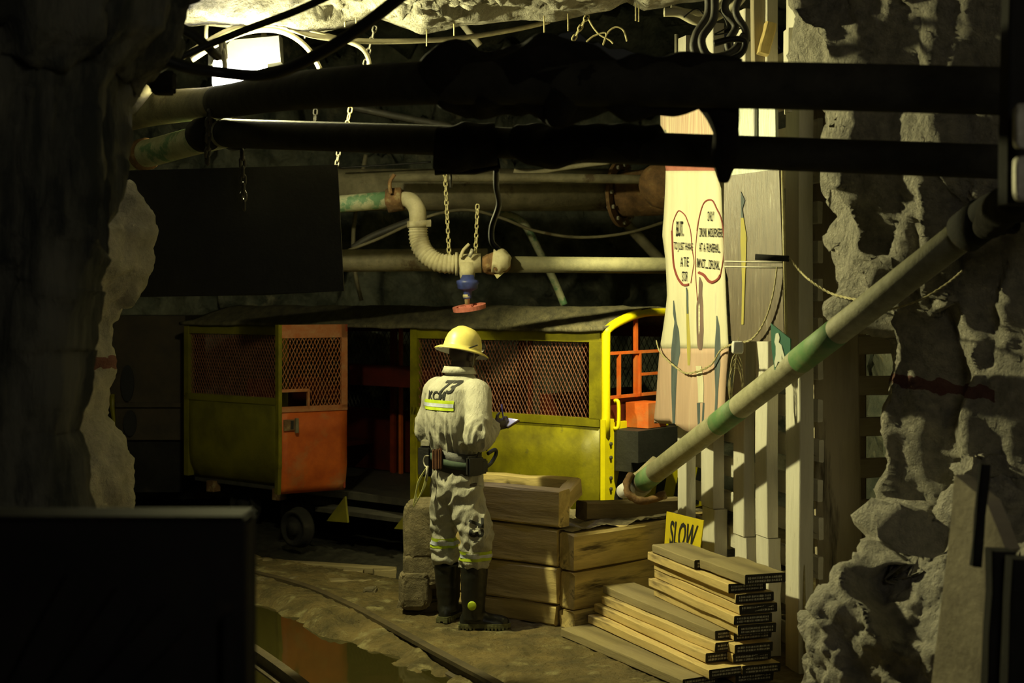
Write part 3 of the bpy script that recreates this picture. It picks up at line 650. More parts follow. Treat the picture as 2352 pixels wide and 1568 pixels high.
# ------------------------------------------------------------------ timber fence (post line runs away from the viewer)
fd = V((-.28, .96, 0)); f0 = V((1.53, 7.5, 0)); fn_ = V((-.96, -.28, 0))
fence = empty('whitewashed_timber_fence', (1.3, 8.3, 0), 'row of whitewashed upright timbers right of the board stacks', 'fence')
def fencept(px): k = (px-1176)/F_PX; t = (f0.x-k*f0.y)/(.28+k*.96); return f0+fd*t
for px, dep, wd, zt in ((1566, .14, .07, 3.7), (1624, .18, .075, 3.7), (1697, .15, .07, 3.7), (1748, .15, .07, 3.7), (1820, .16, .085, 3.7)):
    c = fencept(px); wmid = c-fn_*wd/2
    # near upright, butted at mid height to a second length
    zs = {1624: [(0, .72), (.725, zt)], 1697: [(0, .62), (.625, zt)], 1748: [(0, .66), (.665, zt)]}.get(px, [(0, zt)])
    for i, (a, b) in enumerate(zs):
        sh = (0.012 if i == 0 and len(zs) > 1 else 0)
        beam('post', V((wmid.x+sh, wmid.y, a)), V((wmid.x+sh, wmid.y, b)), wd+(.012 if sh else 0), dep, M_white, fence, up=fd, jit=.003, seg=6, ch=.004)
for k, z in enumerate([.12+.215*i for i in range(16)]):
    a = fencept(1540)-fn_*.13; b = fencept(1835)-fn_*.13
    beam('cross_slat', V((a.x, a.y, z)), V((b.x, b.y, z+.01*math.sin(k))), .03, .12, M_white, fence, jit=.004, ch=.004)
# dark back posts and wide brown plank
beam('steel_upright', P(1838, 0, 7.55)*1+V((0, 0, 0)), V((P(1838, 0, 7.55).x, 7.55, .0)), .05, .05, M_plank, None, up=(0, 1, 0)); tag(COL.objects[-1], 'narrow dim upright left of the wide brown plank', 'post')
part = empty('slatted_partition', V((P(1905, 0, 7.7).x, 7.7, 0)), 'wide brown plank with horizontal slats behind the right rock', 'partition')
X = P(1908, 0, 7.7).x
beam('wide_plank', V((X, 7.7, 3.25)), V((X+.055, 7.7, 0)), .25, .05, M_plank, part, up=(0, -1, 0), seg=8)
beam('edge_batten', V((P(1848, 0, 7.66).x, 7.66, 3.2)), V((P(1862, 0, 7.66).x, 7.66, 0)), .02, .05, M_plank, part, up=(0, -1, 0), seg=6)
for k in range(15):
    z = .10+.235*k; beam('slat', V((X+.02, 7.95, z)), V((X+.95, 8.05, z+.015)), .03, .11, M_plank, part, jit=.004)
beam('back_post', V((P(1975, 0, 8.3).x, 8.3, 3.2)), V((P(1975, 0, 8.3).x, 8.3, 0)), .05, .12, M_plank, part, up=(0, 1, 0))
# upper right timber pieces
for (a, b, w_, h, m, lab) in (((1742, -60, 7.9), (1745, 240, 7.9), .08, .10, M_plank, 'dark upright timber right of the cable tangle'),
                              ((1820, 68, 7.6), (1822, 260, 7.6), .075, .12, M_white, 'short pale post end near the top right rock'),
                              ((1700, 175, 7.55), (1800, 175, 7.55), .06, .10, M_white, 'small pale cross timber beside the short post end'),
                              ((1770, 55, 7.8), (1752, 125, 7.8), .06, .09, M_wood, 'tilted brown offcut wedged beside the upright timber'),
                              ((1850, 75, 7.75), (1860, 260, 7.75), .10, .10, M_plank, 'brown timber behind the short pale post end')):
    o = beam('timber', P(*a), P(*b), w_, h, m, None, up=(0, 1, 0)); tag(o, lab, 'timber')

# ------------------------------------------------------------------ banner
plB = plane2((1.222, 8.0), (.944, 9.05))
def bl_(py): return interp([(200, 1518), (300, 1519), (390, 1529), (500, 1525), (540, 1522), (600, 1529), (680, 1533), (760, 1524), (800, 1518), (965, 1503)], py)
def br_(py): return interp([(200, 1640), (300, 1650), (385, 1641), (430, 1657), (560, 1662), (700, 1668), (800, 1676), (1000, 1663)], py)
def wav(px, py): return .005*math.sin(px*.09+py*.01)+.003*math.sin(px*.05-py*.022)
def BP(px, py, off=0): return PP(px, py, plB, off+wav(px, py))
def strip(y0, y1, nv, nu=14, bot=None):
    bm = bmesh.new(); rows = []
    for j in range(nv+1):
        r = []
        for i in range(nu+1):
            u = i/nu; py = y0+(y1-y0)*j/nv
            if bot and j == nv: py = bot(u)
            r.append(bm.verts.new(BP(bl_(py)+(br_(py)-bl_(py))*u, py)))
        rows.append(r)
    for j in range(nv):
        for i in range(nu): bm.faces.new((rows[j][i], rows[j][i+1], rows[j+1][i+1], rows[j+1][i]))
    return bm
banner = obj('painted_banner', strip(392, 800, 30), M_banner, smooth=True); tag(banner, 'tall cream banner painted with thin figures and two speech bubbles on the fence', 'banner')
for y0, y1, m, nm, bt in ((200, 372, M_bannerstripe, 'upper_cloth', None), (372, 392, M_bandred, 'red_band', None), (800, 985, M_bannerpink, 'stained_cloth', lambda u: 966+38*u-6*math.sin(u*9))):
    obj(nm, strip(y0, y1, 14, bot=bt), m, banner, smooth=True)
for o in [banner]+list(o for o in COL.objects if o.parent == banner): o.modifiers.new('t', 'SOLIDIFY').thickness = .004
def bpoly(name, pts, m, off=.005):
    bm = bmesh.new(); n = len(pts); cx, cy = sum(p[0] for p in pts)/n, sum(p[1] for p in pts)/n
    vs = [bm.verts.new(BP(*p, off)) for p in pts]; e = [bm.edges.new((vs[i], vs[(i+1) % n])) for i in range(n)]; bmesh.ops.triangle_fill(bm, edges=e, use_beauty=True); return obj(name, bm, m, banner)
def lens(name, spine, m, off=.005):
    L = [(x-w_, y) for x, y, w_ in spine]; R = [(x+w_, y) for x, y, w_ in spine][::-1]
    bm = bmesh.new(); prev = None
    for x, y, w_ in [(interp([(s[1], s[0]) for s in spine], yy), yy, interp([(s[1], s[2]) for s in spine], yy)) for yy in range(spine[0][1], spine[-1][1]+1, 6)]:
        a, b = bm.verts.new(BP(x-w_, y, off)), bm.verts.new(BP(x+w_, y, off))
        if prev: bm.faces.new((prev[0], prev[1], b, a))
        prev = (a, b)
    return obj(name, bm, m, banner)
lens('painted_figure', [(1550, 690, 1), (1551, 720, 3), (1553, 740, 2), (1554, 760, 6), (1553, 810, 9), (1551, 840, 6), (1549, 900, 5), (1547, 975, 3)], M_greyblue)
lens('painted_figure', [(1580, 665, 2), (1579, 700, 3), (1580, 750, 4), (1582, 800, 5), (1583, 840, 3)], M_ochre)
lens('painted_figure', [(1609, 636, 1), (1612, 650, 5), (1612, 675, 4), (1611, 700, 8), (1612, 760, 8), (1611, 795, 6), (1612, 806, 2)], M_mauve)
lens('painted_figure', [(1646, 725, 1), (1649, 750, 4), (1650, 790, 7), (1650, 840, 8), (1648, 900, 4), (1644, 975, 3)], M_greyblue)
lens('painted_figure', [(1607, 840, 6), (1611, 880, 6), (1611, 925, 5)], M_banner, .007)
lens('painted_figure', [(1606, 925, 3), (1607, 985, 2)], M_greyblue); lens('painted_figure', [(1616, 925, 2), (1614, 985, 2)], M_greyblue)
lens('painted_figure', [(1578, 660, 1), (1580, 672, 2), (1580, 720, 2)], M_greyblue, .007)
def outline(pts, r=.0045, close=False):
    bm = bmesh.new(); tube(bm, [BP(*p, .006) for p in pts], r, 5, 4); return obj('bubble_outline', bm, M_redline, banner)
outline([(1546, 530), (1548, 510), (1556, 490), (1563, 484), (1575, 493), (1581, 508), (1586, 528), (1588, 548), (1590, 575), (1594, 600), (1592, 620), (1588, 650)], .004)
outline([(1546, 530), (1548, 552), (1550, 580), (1553, 610), (1560, 635), (1568, 650), (1574, 655), (1584, 653)], .008)
outline([(1601, 530), (1607, 500), (1617, 470), (1628, 460), (1641, 461), (1650, 480), (1658, 500), (1663, 530), (1665, 575), (1661, 605), (1655, 632)], .005)
outline([(1607, 626), (1620, 632), (1630, 645), (1638, 648), (1650, 640), (1655, 632)], .009)
outline([(1601, 530), (1598, 560), (1597, 590), (1600, 640), (1606, 690)], .003)
def btext(s, x0, y0, x1, y1, bold=.02, sk=0):
    bm = textmesh(s, 1, bold=bold); a0, a1, c0, c1 = bbox(bm)
    for v in bm.verts:
        u = (v.co.x-a0)/(a1-a0); w_ = (c1-v.co.y)/(c1-c0); v.co = BP(x0+(x1-x0)*u, y0+(y1-y0)*w_+sk*u, .009)
    obj('lettering', bm, M_ink, banner)
btext('BUT.', 1557, 508, 1573, 543); btext('TO JUST HAVE', 1552, 555, 1591, 578, .01, 3); btext('A TIE', 1567, 590, 1583, 612, .01); btext('STOR', 1570, 623, 1581, 646, .01)
btext('ONLY', 1630, 485, 1645, 508, .01); btext('DRUNK  MOURNERS', 1608, 523, 1662, 544, .02, 1); btext('AT  A  FUNERAL,', 1607, 557, 1656, 581, .015, 3); btext("I'M NOT..... DRUNK.", 1601, 592, 1654, 614, .015, 6)
# dark painted board beside it, pole, exit sign
plD = plane2((1.184, 7.75), (1.417, 7.3))
bd = poly('painted_board', [PP(*p, plD) for p in ((1663, 405), (1789, 388), (1797, 600), (1800, 776), (1766, 784), (1680, 783), (1672, 640), (1662, 600))], plD[1], .02, M_paintboard); tag(bd, 'streaky dark brown board with a yellow paint streak right of the banner', 'board')
poly('pale_upper_panel', [PP(*p, plD) for p in ((1690, 225), (1780, 225), (1782, 385), (1789, 388), (1668, 404), (1690, 385))], plD[1], .02, M_paleboard, bd)
poly('yellow_streak', [PP(*p, plD, .004) for p in ((1703, 500), (1709, 500), (1716, 545), (1714, 600), (1711, 680), (1709, 745), (1704, 745), (1706, 650), (1702, 560))], plD[1], .003, M_ochre, bd)
poly('dark_streak', [PP(*p, plD, .004) for p in ((1703, 440), (1712, 460), (1706, 480), (1709, 500), (1703, 500))], plD[1], .003, M_greyblue, bd)
for y in (600, 612): T('joint_batten', [PP(1666, y, plD, .004), PP(1797, y+2, plD, .004)], .004, M_white, bd, seg=5, n=1)
T('white_strip', [PP(1737, 240, plD, .008), PP(1737, 385, plD, .008)], .014, M_boxw, bd, seg=6, n=1)
for (a, b, r, m, lab) in (((1797, 385, 7.25), (1806, 775, 7.25), .008, M_wire, 'thin pale rod hanging right of the painted board'), ((1828, 260, 7.6), (1850, 1545, 7.45), .008, M_wire, 'long thin pole along the left edge of the wide plank')):
    o = T('rod', [P(*a), P(*b)], r, m, seg=8, n=1); tag(o, lab, 'rod')
o = T('rod', [P(1735, 590, 7.2), P(1812, 594, 7.15)], .016, M_soot, seg=10, n=1); tag(o, 'short black rod sticking out across the painted board', 'rod')
plE = plane2((1.30, 7.1), (1.37, 6.97))
ex = poly('exit_sign', [PP(*p, plE) for p in ((1770, 742), (1815, 778), (1815, 822), (1779, 850), (1772, 800))], plE[1], .006, M_signgreen); tag(ex, 'small green sign with a white walking figure above the slanting pipe', 'sign')
poly('walking_figure', [PP(*p, plE, .004) for p in ((1783, 766), (1789, 764), (1792, 775), (1790, 786), (1796, 792), (1804, 822), (1800, 826), (1796, 812), (1797, 826), (1796, 832), (1788, 830), (1784, 842), (1781, 842), (1780, 830), (1783, 815), (1783, 795), (1780, 785))], plE[1], .003, M_signwhite, ex)
# wires on and around the banner
def wire(name, pts, r, m, label, cat='wire', twist=True, n=8):
    S = spline(pts, n)
    bm = bmesh.new()
    if twist:
        for ph in (0, math.pi):
            tube(bm, [p+V((0, math.cos(i*.9+ph), math.sin(i*.9+ph)))*r for i, p in enumerate(S)], r, 5, 1)
    else: tube(bm, S, r, 6, 1)
    return tag(obj(name, bm, m, smooth=True), label, cat)
wire('twisted_wire', [BP(1518, 782, .03), BP(1530, 810, .03), BP(1560, 842, .03), BP(1592, 857, .03), BP(1640, 840, .03), BP(1668, 805, .03), PP(1690, 790, plD, .02), PP(1735, 780, plD, .03), PP(1765, 740, plD, .03), PP(1785, 680, plD, .03), PP(1795, 615, plD, .03)], .004, M_wire, 'twisted wire drooping across the banner and up the painted board', n=16)
wire('twisted_wire', [P(1812, 592, 7.15), P(1840, 625, 7.1), P(1862, 645, 7.0), P(1905, 672, 6.9), P(1950, 685, 6.7), P(1995, 692, 6.5)], .004, M_wire, 'twisted yellow wire running from the black rod to the slanting pipe', n=16)
wire('twisted_wire', [P(2040, 712, 6.35), P(2110, 690, 6.2), P(2170, 655, 6.15), P(2210, 622, 6.1)], .003, M_wire, 'thin wire against the rock under the slanting pipe', n=16)
pc = PP(1711, 860, plD, .06)
wire('wire_coil', [pc+V((.035*math.cos(a)*(1+.15*math.sin(a*1.3)), .01*math.sin(a*2), .12*math.sin(a)-.004*a)) for a in [i*.5 for i in range(46)]]+[pc+V((.01, 0, .17)), pc+V((.015, 0, .2))], .0028, M_wire, 'small coil of wire hung below the painted board', twist=False, n=2)
stone('bulb_holder', PP(1711, 797, plD, .05), (.03, .03, .035), M_boxw, 'small white bulb holder above the wire coil', 'fitting', seed=2, amp=.05)

# ------------------------------------------------------------------ slanting pipe
pa, pb = P(1462, 1118, 8.95), P(2235, 520, 5.6)
dp = empty('slanting_pipe', pa, 'long pale pipe with green bands slanting up to the right across the fence', 'pipe')
T('pipe_barrel', [pa, pb], .066, M_pipepale, dp, seg=28, n=1)
def lerpP(t): return pa.lerp(pb, t)
def tpx(px): k = (px-1176)/F_PX; return (k*pa.y-pa.x)/((pb.x-pa.x)-k*(pb.y-pa.y))
for x0, x1 in ((1480, 1506), (1650, 1700), (1838, 1925)): T('green_band', [lerpP(tpx(x0)), lerpP(tpx(x1))], .0672, M_green, dp, seg=28, n=1)
T('coupling_ring', [lerpP(tpx(1455)), lerpP(tpx(1474))], .078, M_hose, dp, seg=24, n=1, rough=.1, sc=20)
T('coupling_ring', [lerpP(.985), lerpP(1.02)], .085, M_soot, dp, seg=24, n=1)
T('pipe_elbow', [lerpP(1.0), lerpP(1.04), lerpP(1.06)+V((.12, -.02, .0)), lerpP(1.06)+V((.3, 0, .1))], .07, M_soot, dp, seg=20)
o = T('pipe_stub', [P(1466, 1105, 9.0), P(1512, 1062, 9.05)], .055, M_hose, dp, seg=18, n=1)
T('pipe_stub', [P(1448, 1122, 8.9), P(1430, 1128, 8.8)], [.06, .045], M_cream, dp, seg=18, n=1, rough=.05)
T('clamp', [P(1450, 1090, 8.85), P(1440, 1112, 8.8), P(1446, 1138, 8.75), P(1480, 1150, 8.75), P(1530, 1135, 8.75)], .025, M_rust, dp, seg=7, rough=.5, sc=30)
stone('pipe_valve_knob', P(2290, 500, 5.6), (.07, .07, .06), M_soot, 'sooty knob at the upper end of the slanting pipe', 'fitting', seed=21, amp=.2)
T('clamp', [P(2255, 520, 5.7), P(2235, 500, 5.65), P(2250, 470, 5.65), P(2290, 455, 5.6)], .018, M_soot, dp, seg=8)

# ------------------------------------------------------------------ near dark pipes
def rag(name, pts, r, label, rough=.55, sc=7, m=M_rag): o = T(name, pts, r, m, None, seg=36, n=10, rough=rough, sc=sc); return tag(o, label, 'wrapping')
p1 = empty('overhead_duct', P(1200, 200, 5.1), 'thick black duct running across the top of the view', 'pipe')
pts = [P(262, 262, 8.7), P(330, 250, 8.6), P(420, 242, 8.2), P(520, 232, 7.4), P(640, 213, 6.6), P(850, 196, 5.6), P(1100, 190, 5.2), P(1700, 195, 4.9), P(2330, 210, 4.7)]
rr = [.130, .128, .108, .086, .088, .085, .081, .083, .081]
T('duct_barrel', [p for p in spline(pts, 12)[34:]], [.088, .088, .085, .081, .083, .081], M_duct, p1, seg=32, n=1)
hs = spline(pts, 12)[:36]; bm = bmesh.new(); hs = spline(hs, 3); tube(bm, hs, [(.130-.042*min(1, i/len(hs)*1.15))*(1 if i % 2 else .985) for i in range(len(hs))], 32, 1); obj('ribbed_hose', bm, M_steel, p1, smooth=True)  # lamplit end in a paler material, the light put into its colour
p2 = empty('lower_overhead_pipe', P(1200, 340, 5.6), 'dark pipe hung on chains below the thick duct', 'pipe')
T('pipe_barrel', [P(262, 366, 8.9), P(340, 352, 8.6), P(430, 328, 8.2), P(520, 305, 7.6)], [.085, .085, .082, .080], M_grnpipe, p2, seg=24, n=6)  # left end paler than the rest, lamplight put into its colour
T('pipe_barrel', [P(520, 305, 7.6), P(580, 308, 7.3), P(1000, 322, 6.3), P(1500, 342, 5.6), P(2310, 372, 5.0)], [.078, .076, .068, .066, .062], M_duct, p2, seg=24, n=8)
T('pipe_flange', [P(326, 356, 8.66), P(338, 353, 8.62)], .10, M_rust, p2, seg=24, n=1)
for px in (470, 545): T('pipe_clamp', [P(px-8, 310, 7.7), P(px+8, 306, 7.6)], .09, M_soot, p2, seg=24, n=1, rough=.12)
rag('sacking_bundle', [P(990, 190, 5.4), P(1060, 180, 5.3), P(1150, 190, 5.25), P(1260, 180, 5.2), P(1400, 195, 5.1), P(1560, 190, 5.0), P(1700, 195, 4.95)], [.09, .13, .125, .15, .13, .10, .085], 'black sacking wrapped around the thick duct in the middle')
rag('sacking_bundle', [P(1280, 170, 5.1), P(1290, 230, 5.1), P(1275, 285, 5.15)], [.10, .08, .03], 'black rag corner hanging under the duct', .5)
rag('sacking_bundle', [P(1650, 230, 5.0), P(1668, 300, 5.0), P(1665, 360, 5.05), P(1662, 415, 5.1)], [.08, .05, .045, .02], 'black rag hanging over both pipes in front of the banner', .4)
rag('sacking_bundle', [P(1000, 335, 6.0), P(1060, 340, 6.0), P(1140, 335, 6.0)], [.09, .105, .09], 'boxy black wrapping on the lower pipe above the valve', .25, 10)
rag('sacking_bundle', [P(1190, 325, 5.9), P(1280, 335, 5.8), P(1400, 325, 5.7), P(1510, 335, 5.6)], [.07, .09, .075, .08], 'lumpy black wrapping on the lower pipe right of the boxy one', .35, 9)
o = poly('hanging_sack', [P(*p, 6.05) for p in ((996, 330), (1140, 330), (1150, 385), (1090, 398), (1020, 398), (998, 400))], (0, -1, 0), .06, M_rag); tag(o, 'square-cornered black sacking hanging below the lower pipe', 'wrapping')
wire('black_strap', [P(1140, 390, 6.1), P(1140, 430, 6.2), P(1146, 470, 6.3), P(1130, 520, 6.4), P(1130, 555, 6.4), P(1145, 572, 6.4)], .013, M_cable, 'black strap dangling from the sacking towards the valve', 'strap', False)
wire('hanging_rope', [P(1036, 398, 6.1), P(1036, 430, 6.2)], .005, M_cable, 'short black cord below the square-cornered sacking', 'cord', False)
# black cables across the top left
for pts, r, lab in (([P(130, -20, 5.0), P(260, 70, 5.1), P(400, 145, 5.2), P(520, 168, 5.3), P(620, 170, 5.2), P(720, 130, 5.0), P(830, 62, 4.9), P(960, -40, 4.8)], .023, 'thick black cable sagging in front of the lamp'),
                    ([P(230, 240, 5.5), P(330, 175, 5.5), P(440, 120, 5.6), P(560, 70, 5.6), P(680, 25, 5.5), P(800, -30, 5.4)], .015, 'thinner black cable rising in front of the lamp'),
                    ([P(400, 55, 5.8), P(450, 85, 5.8), P(480, 112, 5.8), P(500, 130, 5.9)], .022, 'short black cable end crossing beside the lamp'),
                    ([P(250, 80, 5.6), P(290, 130, 5.6), P(315, 155, 5.6)], .014, 'dim brown hose against the left rock')):
    wire('cable', pts, r, M_cable, lab, 'cable', False)
stone('cable_knot', P(375, 190, 5.7), (.05, .05, .045), M_rag, 'black lump of tape where the cables cross left of the lamp', 'wrapping', seed=31)
T('strap_end', [P(300, 260, 8.3), P(345, 200, 8.3)], .03, M_steel, None, seg=8, n=1); tag(COL.objects[-1], 'short strap lying over the lit end of the duct', 'strap')

# ------------------------------------------------------------------ lamp, box, cables, ceiling hooks
lamp = empty('twin_tube_lamp', P(555, 160, 8.0), 'glowing white twin lamp hung under the rock roof', 'lamp')
T('tube', [P(492, 152, 7.93), P(560, 152, 7.93), P(612, 146, 7.93)], [.034, .036, .022], M_tube, lamp, seg=14, n=3)
T('tube', [P(490, 183, 7.93), P(530, 183, 7.93), P(585, 172, 7.93)], [.036, .034, .018], M_tube, lamp, seg=14, n=3)
lb = poly('lamp_housing', [P(*p, 8.45) for p in ((484, 150), (530, 92), (640, 82), (645, 142), (600, 150))], (0, -1, 0), .10, M_boxg, lamp)
jb = poly('junction_box', [P(*p, 8.7) for p in ((478, 118), (484, 82), (642, 80), (645, 140), (560, 150), (478, 150))], (0, -1, 0), .12, M_boxg); tag(jb, 'white metal junction box just above the glowing lamp', 'box')
for a in ((600, 76, 612, 98),): poly('box_clip', [P(a[0], a[1], 8.68), P(a[2], a[1], 8.68), P(a[2], a[3], 8.68), P(a[0], a[3], 8.68)], (0, -1, 0), .01, M_galv, jb)
wire('white_cable', [P(418, 132, 8.2), P(470, 100, 8.2), P(530, 68, 8.2), P(590, 57, 8.2), P(650, 62, 8.2), P(720, 82, 8.2), P(800, 92, 8.3), P(900, 95, 8.4), P(1050, 88, 8.6), P(1180, 68, 8.8), P(1260, 50, 9.0)], .017, M_cablew, 'long white cable looping over the lamp and off to the right', 'cable', False)
wire('white_cable', [P(440, 138, 8.15), P(500, 100, 8.15), P(560, 75, 8.15), P(620, 68, 8.15), P(670, 82, 8.15), P(710, 115, 8.15), P(735, 158, 8.15)], .017, M_cablew, 'white cable arching over the lamp and dropping behind the duct', 'cable', False)
wire('white_cable', [P(640, 62, 8.25), P(720, 74, 8.25), P(800, 96, 8.3), P(832, 112, 8.3), P(846, 135, 8.3), P(848, 160, 8.3)], .014, M_cablew, 'white cable curling down beside the small hanging chain', 'cable', False)
wire('wire_bracket', [P(474, 120, 8.3), P(474, 62, 8.3), P(486, 52, 8.3), P(560, 51, 8.3), P(620, 53, 8.3)], .014, M_galv, 'bent pale rod bracket above the lamp', 'bracket', False)
ORD = ['first', 'second', 'third', 'fourth', 'fifth', 'sixth', 'seventh', 'eighth', 'ninth', 'tenth', 'eleventh', 'twelfth', 'thirteenth', 'fourteenth']; HX = sorted([585, 602, 653, 682, 728, 792, 818, 980, 1043, 1250, 1305, 1460, 1467, 700])
for px, py in ((585, 40), (602, 44), (653, 42), (682, 46), (728, 44), (792, 36), (818, 34), (980, 80), (1043, 56), (1250, 50), (1305, 45), (1460, 22), (1467, 24), (700, 62)):
    T('ceiling_hook', [P(px, py-14, 8.2), P(px, py+26, 8.2)], .0045, M_wire, None, seg=6, n=1); tag(COL.objects[-1], '%s thin wire pin from the left under the broken roof lip' % ORD[HX.index(px)], 'hook', 'wire pins under the roof lip')
wire('dangling_wires', [P(1350, 40, 8.6), P(1362, 62, 8.6), P(1378, 80, 8.6), P(1400, 92, 8.6), P(1408, 100, 8.6)], .006, M_wire, 'curled wire end below the roof lip right of centre', 'wire', False)
wire('dangling_wires', [P(1347, 96, 8.6), P(1365, 82, 8.6), P(1392, 76, 8.6), P(1385, 103, 8.6), P(1396, 75, 8.6), P(1415, 62, 8.6), P(1432, 70, 8.6), P(1440, 95, 8.6)], .006, M_wire, 'looped pale wire tail below the roof lip', 'wire', False)
chain(P(1350, 35, 8.5), P(1316, 92, 8.5), M_wire, 'slack pale chain slanting below the roof lip right of centre')
chain(P(862, 60, 8.6), P(838, 150, 8.6), M_galv, 'chain slanting behind the curled white cable')
chain(P(806, 245, 8.6), P(796, 292, 8.6), M_wire, 'pale chain between the two dark overhead pipes')
chain(P(725, 250, 8.8), P(722, 292, 8.8), M_darksteel, 'dull chain left of the pale one between the overhead pipes')
chain(P(778, 345, 8.8), P(772, 392, 8.8), M_galv, 'chain at the top right corner of the black board')
chain(P(512, 108, 7.6), P(516, 145, 7.6), M_galv, 'two big links in front of the white junction box', L=.1, r=.012)
chain(P(480, 255, 7.4), P(476, 375, 7.6), M_darksteel, 'dark chain looped round the lower pipe at the left clamp', L=.06, r=.009)
chain(P(556, 345, 7.5), P(560, 480, 7.6), M_darksteel, 'dark chain hanging in front of the black board', L=.06, r=.009)
# cable tangle top right
for i, (pts, r, m, lab) in enumerate((([P(1525, 28, 7.4), P(1560, 30, 7.4), P(1600, 48, 7.4), P(1640, 40, 7.4), P(1690, 10, 7.3), P(1720, -30, 7.3)], .024, M_cablew, 'thick white cable at the top of the tangle beside the fence'),
                    ([P(1540, 18, 7.5), P(1580, 28, 7.5), P(1630, 30, 7.5), P(1680, -20, 7.5)], .018, M_cablew, 'second white cable curving into the tangle'),
                    ([P(1625, -40, 7.0), P(1628, 30, 7.0), P(1600, 80, 7.0), P(1598, 120, 7.0), P(1640, 150, 7.0)], .024, M_darksteel, 'dark thick cable dropping on the left of the tangle'),
                    ([P(1640, -40, 6.9), P(1640, 40, 6.9), P(1612, 90, 6.9), P(1630, 130, 6.9), P(1680, 120, 6.9), P(1710, 80, 6.9)], .02, M_darksteel, 'dark cable looping along the bottom of the tangle'),
                    ([P(1680, -30, 7.0), P(1665, 20, 7.0), P(1690, 60, 7.0), P(1672, 100, 7.0), P(1690, 140, 7.0)], .02, M_darksteel, 'dark cable wavering down the middle of the tangle'),
                    ([P(1710, -30, 6.9), P(1690, 25, 6.9), P(1712, 70, 6.9), P(1705, 110, 6.9), P(1650, 140, 6.9)], .018, M_darksteel, 'dark cable on the right side of the tangle'),
                    ([P(1640, 100, 6.8), P(1680, 90, 6.8), P(1710, 95, 6.8), P(1700, 125, 6.8), P(1650, 145, 6.8)], .016, M_cable, 'black cable curl low in the tangle'))):
    wire('tangled_cable', pts, r, m, lab, 'cable', False); COL.objects[-1]['group'] = 'cables of the tangle at the top right'
wire('loose_wires', [P(1570, 40, 7.2), P(1600, 20, 7.2), P(1625, 40, 7.2), P(1650, 25, 7.2), P(1670, 60, 7.2), P(1640, 80, 7.2), P(1690, 70, 7.2), P(1715, 60, 7.2), P(1722, 95, 7.2)], .004, M_cable, 'thin scribbled wire through the cable tangle', 'wire', False)

# black board hung on chains
bp = poly('hanging_board', [P(*p, Y) for p, Y in zip(((278, 392), (775, 378), (790, 668), (600, 678), (300, 682)), (7.78, 7.74, 7.74, 7.76, 7.78))], (0, -1, 0), .02, M_blk); tag(bp, 'large flat black board hanging in front of the rail car roof', 'board')

# ------------------------------------------------------------------ pipework behind
bp1 = empty('rusty_main_pipe', P(1100, 432, 11.5), 'fat dusty pipe with a bolted flange running behind the valve', 'pipe')
T('pipe_barrel', [P(560, 436, 11.5), P(1400, 436, 11.5)], .175, M_steel, bp1, seg=36, n=1)
fl = (P(1428, 445, 11.5)); fdir = V((.86, -.5, 0)).normalized(); Mx = Matrix.Translation(fl) @ fdir.to_track_quat('Z', 'Y').to_matrix().to_4x4()
bm = bmesh.new(); lathe(bm, [(.20, -.015), (.275, -.015), (.275, .015), (.20, .015), (.20, -.015)], Mx, 40); obj('flange', bm, M_rust, bp1)
for k in range(12):
    a = k*math.pi/6; bm = bmesh.new(); lathe(bm, [(.018, -.03), (.018, .035), (0, .035)], Mx @ Matrix.Translation((.238*math.cos(a), .238*math.sin(a), 0)), 6); obj('bolt', bm, M_galv, bp1)
T('pipe_elbow', [fl, fl+fdir*.22, fl+fdir*.5], [.19, .19, .185], M_rust, bp1, seg=32, n=2)
T('end_cap', [P(1490, 412, 10.9), P(1512, 420, 10.85), P(1560, 430, 10.9)], [.10, .19, .2], M_rust, bp1, seg=32, n=4)
o = T('thin_pipe', [P(895, 408, 10.9), P(1250, 408, 10.9), P(1560, 414, 10.9)], .036, M_steel, seg=16, n=2); tag(o, 'thin straight pipe running along the front of the fat dusty pipe', 'pipe')
o = T('back_pipe', [P(560, 600, 10.9), P(1120, 596, 10.9)], .088, M_steel, seg=24, n=1); tag(o, 'plain pipe behind the ribbed hose just above the car roof', 'pipe')
hz = empty('ribbed_hose_line', P(960, 600, 9.8), 'ribbed bent hose feeding the blue valve from the green-stained pipe', 'hose')
T('inlet_pipe', [P(700, 476, 10.0), P(900, 458, 9.9)], .062, M_grnpipe, hz, seg=20, n=1)
T('joint', [P(890, 460, 9.9), P(925, 456, 9.88)], .078, M_rust, hz, seg=20, n=6, rough=.35, sc=25)
T('elbow', [P(925, 456, 9.88), P(945, 462, 9.85), P(958, 482, 9.85), P(960, 515, 9.85)], [.05, .06, .062, .06], M_hose, hz, seg=20)
hp = spline([P(960, 520, 9.85), P(962, 550, 9.85), P(975, 580, 9.82), P(1005, 602, 9.8), P(1045, 607, 9.8)], 14)
bm = bmesh.new(); tube(bm, hp, [(.064 if i % 3 else .072) for i in range(len(hp))], 22, 1); obj('ribbed_hose', bm, M_hose, hz, smooth=True)
T('clamp', [P(960, 508, 9.85), P(961, 522, 9.85)], .078, M_hose, hz, seg=18, n=1); poly('clamp_lug', [P(*p, 9.8) for p in ((935, 508), (990, 504), (990, 520), (935, 522))], (0, -1, 0), .06, M_steel, hz)
T('joint_spike', [P(898, 445, 9.8), P(895, 420, 9.8), P(906, 400, 9.8)], .014, M_rust, hz, seg=8)
vv = empty('blue_valve', P(1073, 640, 9.75), 'blue gate valve with a faded red handwheel hanging under the pipe tee', 'valve')
T('coupling', [P(1046, 606, 9.8), P(1052, 606, 9.8)], .082, M_hose, vv, seg=22, n=1)
T('tee_body', [P(1050, 606, 9.8), P(1105, 604, 9.8)], .068, M_hose, vv, seg=22, n=3)
